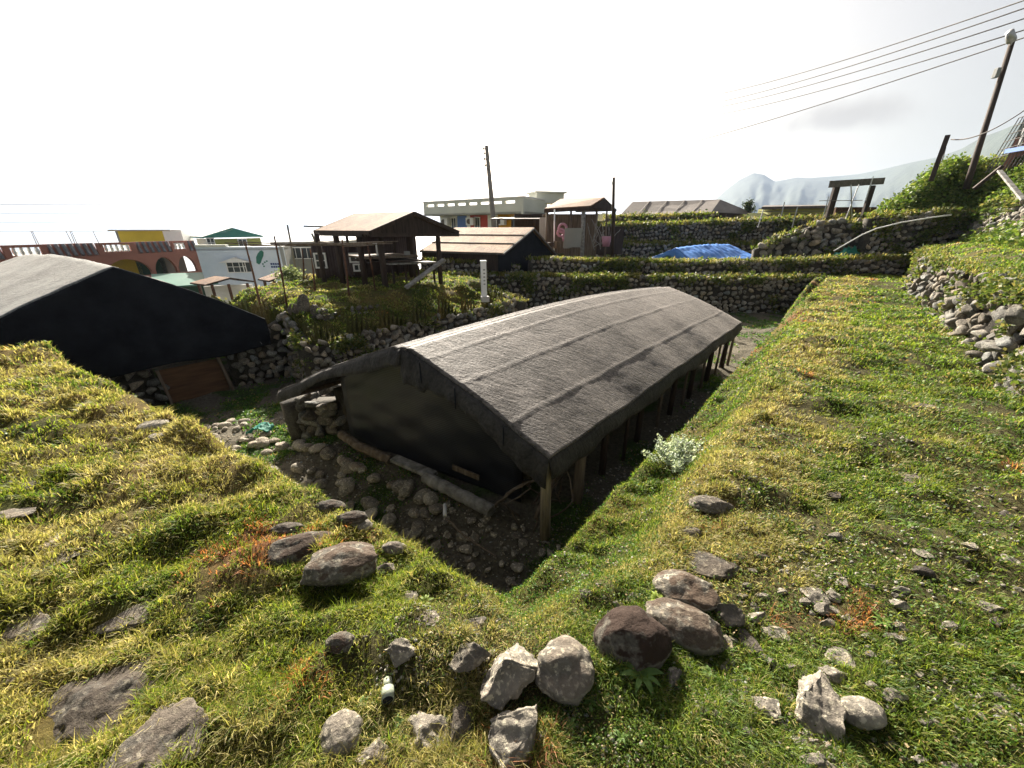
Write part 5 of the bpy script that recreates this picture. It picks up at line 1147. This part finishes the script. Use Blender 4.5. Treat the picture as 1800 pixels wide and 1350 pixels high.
lst = [(1435, 1040, 34, 30), (1465, 1044, 26, 26), (1451, 1069, 24, 18), (1470, 1068, 22, 16), (1459, 1089, 28, 14), (1492, 1083, 18, 14), (1476, 1148, 38, 34), (1470, 1185, 40, 34), (1395, 1168, 20, 16), (1416, 1180, 26, 22), (1352, 1245, 40, 40), (1440, 1340, 40, 26), (1410, 1300, 26, 18), (1582, 1100, 30, 18), (1572, 1115, 32, 18), (1585, 1122, 24, 14), (1580, 1060, 26, 20), (1672, 1098, 32, 16), (1625, 968, 22, 16), (1473, 942, 30, 16), (1695, 978, 26, 12), (1785, 982, 26, 16), (1705, 956, 24, 18), (1585, 1032, 28, 14), (1485, 1018, 18, 18), (1572, 1222, 36, 24), (1765, 1225, 34, 20), (1770, 1245, 40, 14), (1640, 1262, 32, 14), (1478, 1290, 28, 22), (1385, 1215, 20, 26), (1745, 1062, 34, 14), (1690, 1132, 30, 14)]
for i, (u, v, wp, hp) in enumerate(lst):
    rock(u, v, wp*1.1, hp*1.1, 'angular' if i % 3 else 'slab', 'small angular grey stone scattered in the grass of the right terrace', 'stone', tone=rg_.uniform(.8, 1.35), moss=.1, group='small stones scattered on the right terrace', cat='stone')
n_ = 0
while n_ < 165:
    u, v = rg_.uniform(1230, 1800), rg_.uniform(960, 1345)
    if rg_.random() > sstep(2200, 1500, u+(1350-v)*1.2)*.8+.2: continue
    w_ = rg_.uniform(7, 24); rock(u, v, w_, w_*rg_.uniform(.45, .8), 'angular', 'small angular grey stone scattered in the grass of the right terrace', 'stone', tone=rg_.uniform(.7, 1.4), moss=.1, mat='redrock' if rg_.random() < .12 else 'rock', group='small stones scattered on the right terrace', cat='stone', seed=n_); n_ += 1
for i in range(95):
    u = rg_.uniform(560, 1180); v = rg_.uniform(1040, 1345); w_ = rg_.uniform(6, 18)
    if i < 30: u, v = rg_.normal(1050, 45), rg_.normal(1065, 22)
    rock(u, v, w_, w_*.7, 'angular', 'small pale pebble lying between the boulders in front of the pit', 'pebble', tone=rg_.uniform(.8, 1.4), moss=.1, group='pebbles between the front boulders', cat='pebble', seed=500+i)
# stones on the floor of the pit (individual, look-alikes)
def pitstone(p, q, wd, round_, seed, label, group):
    rg = np.random.default_rng(seed); x, y, _ = PQ(p, q); z = Hs(x, y); sub = 3 if wd < .2 else 4
    S = rock_shape(rg, sub, .1 if round_ else .9, 8); S = S/np.abs(S).max(0)*np.array((wd/2, wd*.4, wd*rg.uniform(.22, .33)))
    o = mesh_np('floor_stone', S, ICO[sub][1], M['rock'], None, True, np.tile((*(np.array((1, .98, .94))*rg.uniform(.7, 1.5)*1.6), rg.uniform(0, .6)), (len(S), 1)))
    o.location = (x, y, z+wd*.12); o.rotation_euler = (rg.normal(0, .25), rg.normal(0, .25), rg.uniform(0, 6.28)); return tag(o, label, 'stone', group)
for i in range(120):
    p, q = rg_.uniform(.35, 1.6), rg_.uniform(.35, 2.2)
    pitstone(p, q, rg_.uniform(.05, .15), False, 900+i, 'broken angular stone in the rubble on the pit floor near the corner post', 'rubble around the corner post')
for i in range(170):
    q = rg_.uniform(2.0, 7.0); p = rg_.uniform(.3, 1.5) if rg_.random() < .8 else rg_.uniform(1.5, 2.4)
    if q < 4.8: p = min(p, 1.5)
    pitstone(p, q, rg_.uniform(.09, .27), True, 1100+i, 'rounded cobble on the shaded pit floor left of the dark gable', 'cobbles on the pit floor')
# ================================================================ TURF
rng = np.random.default_rng(2024)
def blades(P, L_, Wd, lean, hd, col, rg, droop=.6):
    """P (n,3) roots; L_ length; Wd width; lean (n,2) horizontal direction vectors * amount; hd facing angle; col (n,3)"""
    n = len(P); s = np.stack([np.cos(hd), np.sin(hd), np.zeros(n)], 1)*Wd[:, None]/2
    d1 = np.concatenate([lean*.55, np.ones((n, 1))], 1); d1 /= np.linalg.norm(d1, axis=1, keepdims=True)
    d2 = np.concatenate([lean*1.7, np.full((n, 1), 1-droop)], 1); d2 /= np.linalg.norm(d2, axis=1, keepdims=True)
    m = P+d1*(L_*.55)[:, None]; t = m+d2*(L_*.5)[:, None]
    V = np.stack([P-s, P+s, m+s*.8, m-s*.8, t], 1).reshape(-1, 3)
    i = (np.arange(n)*5)[:, None]
    c = np.stack([col*.75, col*.75, col, col, col*1.1], 1).reshape(-1, 3)
    return V, i+np.array([[0, 1, 2, 3]]), i+np.array([[3, 2, 4]]), c
GREEN = np.array([(.10, .16, .022), (.14, .20, .028), (.06, .115, .02), (.18, .22, .035)])
DRY = np.array([(.31, .27, .105), (.25, .235, .08), (.38, .33, .16), (.20, .20, .055)])
RED = np.array([(.34, .15, .06), (.26, .12, .06)])
GREEN[:] *= .93; DRY[:] *= .95
def visible(x, y, z, margin=.1):
    zc = y*CT-(z-CAMZ)*ST; xc = x; yc = y*ST+(z-CAMZ)*CT
    return (zc > .12) & (np.abs(xc) < (1.327+margin)*np.maximum(zc, .12)+.25) & (np.abs(yc) < (.9956+margin)*np.maximum(zc, .12)+.25)
def scatter(n, rmin, rmax, azr=1.12):
    r = np.exp(rng.uniform(math.log(rmin), math.log(rmax), n)); a = rng.uniform(-azr, azr, n)
    x = r*np.sin(a); y = r*np.cos(a)-.35
    return x, y
def zone(x, y):
    z, dp, dl = Hbase(x, y); p, q = toPQ(x, y)
    pit = (dp < -.12)
    e = .06; zx = (Hbase(x+e, y)[0]-z)/e; zy = (Hbase(x, y+e)[0]-z)/e
    return z, dp, dl, p, q, pit, np.hypot(zx, zy)
def under_cover(p, q):
    a = (p > 1.75) & (p < 8.2) & (q > .9) & (q < 4.7)
    b = (q > 9.1) & (p > -1.4) & (p < 3.5)
    return a | b
def turf(NT, nb, rmin, rmax, seedk, lenmul=1, spread=1.0):
    x, y = scatter(NT, rmin, rmax)
    z, dp, dl, p, q, pit, sl = zone(x, y)
    keep = visible(x, y, z) & ~under_cover(p, q) & (sl < np.where(y > 7, 1.3, 3.2)) & (x > -14) & (y < 17)
    barepit = pit & ~((fbm(x*1.8+5, y*1.8, 3) > .53) & (rng.random(NT) < .55))
    keep &= ~barepit; keep &= ~in_rock(x, y)
    cl = fbm(x*3.1+60, y*3.1+11, 3)
    right = (q < -.2) & (p > -.5) | (dl < 0)
    right0 = (q < -.35); keep &= ~((cl < np.where(right0, .47, .40)) & (rng.random(NT) < np.where(right0, .6, .65)))
    x, y, p, q, pit, cl, dl, dp, right = [k[keep] for k in (x, y, p, q, pit, cl, dl, dp, right)]; n = len(x)
    h = H(x, y); d = np.sqrt(x*x+y*y+(CAMZ-h)**2)
    dry = dryness(x, y); red = redness(x, y)
    # local dryness with per tuft chance
    u = rng.random(n); isdry = u < np.clip(dry*1.25, 0.03, .97)
    isdry &= ~(pit & (rng.random(n) < .9)) ; isdry &= ~((dl < -.05) & (rng.random(n) < .75))
    col = np.where(isdry[:, None], DRY[rng.integers(0, 4, n)], GREEN[rng.integers(0, 4, n)])
    lush = sstep(3.0, 8.0, y)*right
    col = np.where((~isdry & (lush > rng.random(n)*1.0))[:, None], col*np.array((1.25, 1.3, 1.0)), col)
    isred = rng.random(n) < red*.7; col[isred] = RED[rng.integers(0, 2, isred.sum())]
    pale = ~isdry & (p < 0) & (q > 0); col[pale] *= np.array((1.25, 1.1, 1.0))
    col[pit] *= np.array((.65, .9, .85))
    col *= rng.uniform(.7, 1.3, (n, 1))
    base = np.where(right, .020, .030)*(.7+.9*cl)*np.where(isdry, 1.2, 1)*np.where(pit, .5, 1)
    L0 = (base+.0035*d)*lenmul*np.where(y > 7.5, .72, 1)
    W0_ = np.maximum(.0026, .00155*d)
    # blades
    k = nb; R_ = np.repeat
    th_ = rng.uniform(0, 2*math.pi, n*k); rr = np.sqrt(rng.random(n*k))
    sp = R_((.016+.011*d)*spread, k); dx, dy = np.cos(th_)*rr, np.sin(th_)*rr
    bx, by = R_(x, k)+dx*sp, R_(y, k)+dy*sp; bz = H(bx, by)-.004
    comb = np.stack([.35+.5*(fbm(x*1.3, y*1.3, 2)-.5), -.3+.5*(fbm(x*1.3+33, y*1.3, 2)-.5)], 1)
    lean = np.stack([dx, dy], 1)*.9+R_(comb, k, 0)*.6+rng.normal(0, .3, (n*k, 2))
    L_ = R_(L0, k)*rng.uniform(.45, 1.35, n*k); W_ = R_(W0_, k)*rng.uniform(.7, 1.3, n*k)
    hd = rng.uniform(0, 2*math.pi, n*k); c = R_(col, k, 0)*rng.uniform(.75, 1.3, (n*k, 1))
    straw = rng.random(n*k) < .1; c[straw] = DRY[rng.integers(0, 4, straw.sum())]*.9
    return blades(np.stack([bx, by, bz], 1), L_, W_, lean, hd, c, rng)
def put(name, parts, mat, kind='stuff', label=None, cat=None):
    V, Q, T, C = [], [], [], []; off = 0
    for v, q_, t_, c in parts:
        V.append(v); Q.append(q_+off); T.append(t_+off); C.append(c); off += len(v)
    o = mesh_np(name, np.concatenate(V), [np.concatenate(Q), np.concatenate(T)], mat, None, False, np.concatenate(C))
    return tag(o, label, cat, kind=kind)
parts = [turf(58000, 16, .45, 24, 1), turf(5500, 34, .45, 12, 2, 1.45, 1.1)]
# turf hanging on the wall tops
fp = np.array(fringe); fp = fp[visible(fp[:, 0], fp[:, 1], fp[:, 2])]; n = len(fp); k = 10
dd_ = np.hypot(fp[:, 0], fp[:, 1]); P = np.repeat(fp, k, 0)+rng.normal(0, 1, (n*k, 3))*np.repeat(np.stack([.012+.003*dd_]*2+[.004*dd_*.6], 1), k, 0)
dk = np.repeat(dd_, k); dr_ = np.repeat(rng.random(n) < np.where(fp[:, 1] < 13.4, .45, .6), k)
c = np.where(dr_[:, None], DRY[rng.integers(0, 4, n*k)]*.8, GREEN[rng.integers(0, 4, n*k)]*.9)*rng.uniform(.6, 1.3, (n*k, 1))
parts.append(blades(P, (.03+.006*dk)*rng.uniform(.5, 1.4, n*k), np.maximum(.003, .0016*dk), rng.normal(0, .5, (n*k, 2))+np.array((.05, -.35)), rng.uniform(0, 6.28, n*k), c, rng, .9))
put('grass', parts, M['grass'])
# small leaved ground cover (clover, herbs): mostly on the right terrace, in the ledge and the pit
def cover(N, rmin, rmax):
    x, y = scatter(N, rmin, rmax); z, dp, dl, p, q, pit, sl = zone(x, y)
    return cover_at(x, y, N)
def cover_at(x, y, N, dens=1.0):
    z, dp, dl, p, q, pit, sl = zone(x, y)
    cl = fbm(x*2.2+90, y*2.2+5, 3); right = (q < -.35) | (dl < .05); ctr = (x > -.5)
    pr = np.where(right, .95, np.where(ctr & (y < 1.4), .8, .18))*np.where(cl > .45, 1, .4); pr = np.where(pit, .9*(fbm(x*1.8+5, y*1.8, 3) > .45), pr)
    keep = visible(x, y, z) & ~under_cover(p, q) & (rng.random(N) < pr) & (sl < 3.5) & (y < 15) & ~in_rock(x, y)
    x, y, pit, dl = x[keep], y[keep], pit[keep], dl[keep]; n = len(x); k = 7
    h = H(x, y); d = np.sqrt(x*x+y*y+(CAMZ-h)**2)
    P = np.repeat(np.stack([x, y, h], 1), k, 0); dk = np.repeat(d, k)
    P += rng.normal(0, 1, (n*k, 3))*np.stack([.010+.006*dk, .010+.006*dk, np.zeros(n*k)], 1); P[:, 2] = H(P[:, 0], P[:, 1])+rng.uniform(.004, .03, n*k)
    L_ = np.maximum(.008, .0042*dk)*rng.uniform(.6, 1.4, n*k); dv = rng.normal(size=(n*k, 3)); dv[:, 2] = np.abs(dv[:, 2])*.5; dv /= np.linalg.norm(dv, axis=1, keepdims=True)
    s = np.cross(dv, rng.normal(size=(n*k, 3))); s /= np.linalg.norm(s, axis=1, keepdims=True)
    V = np.stack([P, P+dv*(L_*.5)[:, None]+s*(L_*.38)[:, None], P+dv*L_[:, None], P+dv*(L_*.5)[:, None]-s*(L_*.38)[:, None]], 1).reshape(-1, 3)
    lc = np.array([(.06, .12, .022), (.09, .15, .03), (.045, .095, .02), (.13, .17, .04)])
    c = lc[rng.integers(0, 4, n*k)]*rng.uniform(.7, 1.3, (n*k, 1)); c[np.repeat(pit | (dl < -.05), k)] *= np.array((.9, 1.15, 1.0))
    dd = rng.random(n*k) < .12; c[dd] = np.array((.28, .21, .1))
    return V, np.arange(n*k*4).reshape(-1, 4), np.zeros((0, 3), int), np.repeat(c, 4, 0)
V, Q, T, C = cover(30000, .45, 15)
NP = 5200; pp_ = rng.uniform(.15, 2.0, NP); qq_ = rng.uniform(.1, 7.2, NP); kp = (fbm(pp_*2.3+4, qq_*1.7+9, 3) > .47) & ~((pp_ > 1.75) & (qq_ < 4.8)) & (qq_ > 1.2)
pp_, qq_ = pp_[kp], qq_[kp]; xx_ = O[0]+pp_*ax_a[0]+qq_*ax_b[0]; yy_ = O[1]+pp_*ax_a[1]+qq_*ax_b[1]
V2, Q2, _, C2 = cover_at(xx_, yy_, len(xx_)); Q2 = Q2+len(V); V = np.concatenate([V, V2]); Q = np.concatenate([Q, Q2]); C = np.concatenate([C, C2])
tag(mesh_np('ground_cover', V, Q, M['leaf'], None, False, C), kind='stuff')

# ================================================================ LEAFY MOUND
N = 16000; x = rng.uniform(12.5, 24, N); y = rng.uniform(8.0, 24, N); dm = polysd(MND, x, y); k_ = (dm < .25) & (dm > -6); x, y, dm = x[k_], y[k_], dm[k_]
z = H(x, y); vis = visible(x, y, z); x, y, z, dm = x[vis], y[vis], z[vis], dm[vis]
cl = fbm(x*1.1+3, y*1.1+8, 3); hh = (.1+.75*np.clip(cl-.4, 0, 1))
n = len(x); k = 26; P = np.repeat(np.stack([x, y, z], 1), k, 0)+rng.normal(0, .13, (n*k, 3)); P[:, 2] += np.repeat(hh, k)*rng.uniform(-.3, 1.0, n*k)
gl_ = [(.09, .15, .025), (.13, .19, .035), (.06, .11, .02), (.17, .2, .05)]
o = leaves('creeper', P, .13, gl_, rng); tag(o, kind='stuff'); tag(o, 'dense leafy green creepers covering the mound above the shaded wall', 'creeper')
PW, PC, PL = [], [], []
for (x0, y0, b0, t0, x1, y1, b1, t1, ox, oy, ln_, ms, sz) in WALLF:
    if ms <= 0: continue
    L_ = math.hypot(x1-x0, y1-y0); hh = max(t0-b0, t1-b1); dd = math.hypot((x0+x1)/2, (y0+y1)/2)+1
    n = int(L_*hh*5200/dd**1.2*2.2); t = rng.random(n); h = rng.random(n)**.75; xx, yy = x0+(x1-x0)*t, y0+(y1-y0)*t
    kk = fbm((xx+yy)*1.9, h*hh*2.6+yy*.3, 3) > .77-.22*ms-.07*(h > .88); xx, yy, h, t = xx[kk], yy[kk], h[kk], t[kk]; n = len(h)
    zz = b0+(b1-b0)*t+(t0-b0+(t1-b1-t0+b0)*t)*h; o_ = sz*.42-ln_*h*hh+rng.normal(0, sz*.1, n)
    P = np.stack([xx+ox*o_, yy+oy*o_, zz], 1); P = P[visible(P[:, 0], P[:, 1], P[:, 2])]; P = np.repeat(P, 6, 0); P += rng.normal(0, .012+.004*dd, P.shape)
    PW.append(P); PL.append(np.full(len(P), .014+.0052*dd))
PW = np.concatenate(PW); PL = np.concatenate(PL)
o = leaves('wall_plants', PW, PL[:, None], [(.07, .10, .022), (.10, .14, .028), (.05, .08, .02), (.20, .18, .07), (.13, .15, .045)], rng); tag(o, 'moss and small leaved plants growing on the dry stone walls', 'wall plants', kind='stuff')
# ================================================================ SHRUBS AND PLANTS
sb = empty('silver_shrub', (2.2, 2.55, -.3)); tag(sb, 'small silvery white leaved shrub growing at the edge of the pit', 'shrub')
cS = G(1190, 795, -.28); cS.z = Hs(cS.x, cS.y)
rgs = np.random.default_rng(12); tips = []; b = MB()
for i in range(46):
    a_ = rgs.uniform(0, 6.28); rr = rgs.uniform(.02, .27); t_ = cS+Vector((math.cos(a_)*rr*1.25, math.sin(a_)*rr, rgs.uniform(.08, .30)*(1-rr*1.4))); r0_ = cS+Vector((math.cos(a_)*rr*.4, math.sin(a_)*rr*.4, 0)); b.tube([r0_, lerp(r0_, t_, .5)+Vector((0, 0, .02)), t_], .003, 4); tips.append((r0_, t_))
b.build('stems', M['greywood'], sb)
P = []; 
for r0_, t_ in tips:
    for _ in range(85): f = rgs.uniform(.3, 1.05); P.append(np.array(lerp(r0_, t_, f))+rgs.normal(0, .014, 3))
leaves('leaves', np.array(P), .026, [(.34, .40, .34), (.26, .33, .25), (.45, .5, .43)], rgs, parent=sb, up=.6)
def rosette(u, v, n, L_, label, col, name='rosette_plant', cat='plant', seed=1, group=None):
    rg = np.random.default_rng(seed); p = G(u, v, 0); p.z = Hs(p.x, p.y); V = []; F = []
    for i in range(n):
        a_ = i*2.4+rg.normal(0, .2); l = L_*rg.uniform(.7, 1.15); d = Vector((math.cos(a_), math.sin(a_), 0)); s = Vector((-d.y, d.x, 0)); b0 = len(V); m = 7
        for j in range(m):
            f = j/(m-1); w_ = l*.13*math.sin(math.pi*min(.97, f*.85+.12)); c_ = p+d*l*f*.9+Vector((0, 0, l*(.75*f-.72*f*f)+.012)); V += [tuple(c_-s*w_+Vector((0, 0, w_*.35))), tuple(c_), tuple(c_+s*w_+Vector((0, 0, w_*.35)))]
        for j in range(m-1):
            for q_ in (0, 1): F.append((b0+j*3+q_, b0+j*3+q_+1, b0+j*3+q_+4, b0+j*3+q_+3))
    V = np.array(V); o = mesh_np(name, V, np.array(F), M['leaf'], None, True, np.tile(col, (len(V), 1))*rg.uniform(.85, 1.2, (len(V), 1))); return tag(o, label, cat, 'weeds between the front stones' if name == 'weed' else None)
vs = empty('bush', A(515, 485, 17)); tag(vs, 'grey green bush growing behind the drying rack', 'bush'); MB().tube([A(515, 497, 17), A(515, 485, 17)], .05, 5).build('stem', M['darkwood'], vs)
leafy('foliage', None, None, A(515, 484, 17), (.8, .4, .28), 1300, .1, [(.1, .14, .06), (.15, .2, .09), (.25, .28, .18)], 9, parent=vs)
for k_, (u_, v_) in enumerate([(1000, 1290), (1035, 1250), (850, 1235), (700, 1275), (640, 1240), (880, 1330), (1090, 1310), (1240, 1200), (1310, 1190), (940, 1240)]): rosette(u_, v_, 10, .032, 'small leafy weed growing between the bottom row stones', (.10, .17, .04), 'weed', 'weed', seed=20+k_)
rosette(1122, 1213, 13, .085, 'rosette plant with long pointed green leaves in front of the dark red boulder', (.11, .19, .05))
rosette(1150, 1075, 12, .05, 'bright lime green sprout between the mottled boulder and the dark red boulder', (.2, .27, .04), 'sprout', seed=2)
rosette(748, 1052, 12, .05, 'lime green weed beside the flat reddish stone', (.17, .24, .04), 'sprout', seed=3)
rosette(1590, 935, 9, .06, 'broad leaved weed alone in the right terrace grass', (.12, .2, .04), 'sprout', seed=4)
rosette(1538, 1118, 9, .05, 'small leafy weed near the middle of the stony right terrace', (.12, .2, .04), 'sprout', seed=5)

# gravel
def gravel(N, fn, name, tone=1.0):
    x, y, ok = fn(N); x, y = x[ok], y[ok]; n = len(x); z = H(x, y); d = np.sqrt(x*x+y*y+2.5)
    sh_ = [rock_shape(rng, 1, .9, 6) for _ in range(8)]; s = (.004+.0022*d)*rng.uniform(.5, 1.6, n)
    V, F, C = stone_batch(rng, np.stack([x, y, z+s*.3], 1), np.stack([s, s*.8, s*.6], 1), np.tile(np.eye(3), (n, 1, 1)), sh_, 1, tone, .2)
    return tag(mesh_np(name, V, F, M['rock'], None, False, C), kind='stuff')
def f1(N):
    x, y = scatter(N, .5, 8); z, dp, dl, p, q, pit, sl = zone(x, y)
    k = fbm(x*2.7+7, y*2.7+3, 3); return x, y, visible(x, y, z) & ((pit & ~under_cover(p, q)) | ((k > .50) & (x > -.6) & (q < .3) & (rng.random(N) < .75)))
gravel(34000, f1, 'gravel', 1.7)
# grey plastic pipe fitting
pf = empty('pipe_fitting', G(684, 1230, 0)); tag(pf, 'short grey plastic pipe fitting lying in the grass among the front stones', 'pipe fitting')
p = G(684, 1228, 0); z = Hs(p.x, p.y)+.035; a, c = Vector((p.x-.010, p.y+.036, z-.008)), Vector((p.x+.012, p.y-.034, z-.004))
def ring(a, c, r0, r1, name):
    b = MB(); a = Vector(a); c = Vector(c); b.tube([a, c], r0, 20, False); b.tube([c, a], r1, 20, False); n = 20; m = len(b.v)
    for e0, e1 in ((0, 60), (20, 40)):
        pass
    o = b.build(name, M['pvc'], pf, True); return o
MB().tube([a, lerp(a, c, .45)], [.015, .017], 20).build('body', M['pvc'], pf, True)
MB().tube([lerp(a, c, .45), c], .022, 20).build('collar', M['pvc'], pf, True); MB().tube([c, lerp(c, a, -.004/.1*0)+(c-a).normalized()*.001], .018, 20).build('opening', M['dark'], pf)
tag(MB().tube([G(782, 885+22, -1.15)+Vector((0, 0, 0)), G(782, 865+22, -1.15)], .02, 8).build('bottle', M['white'], None, True), 'small pale plastic bottle lying on the pit bank below the plank', 'bottle')
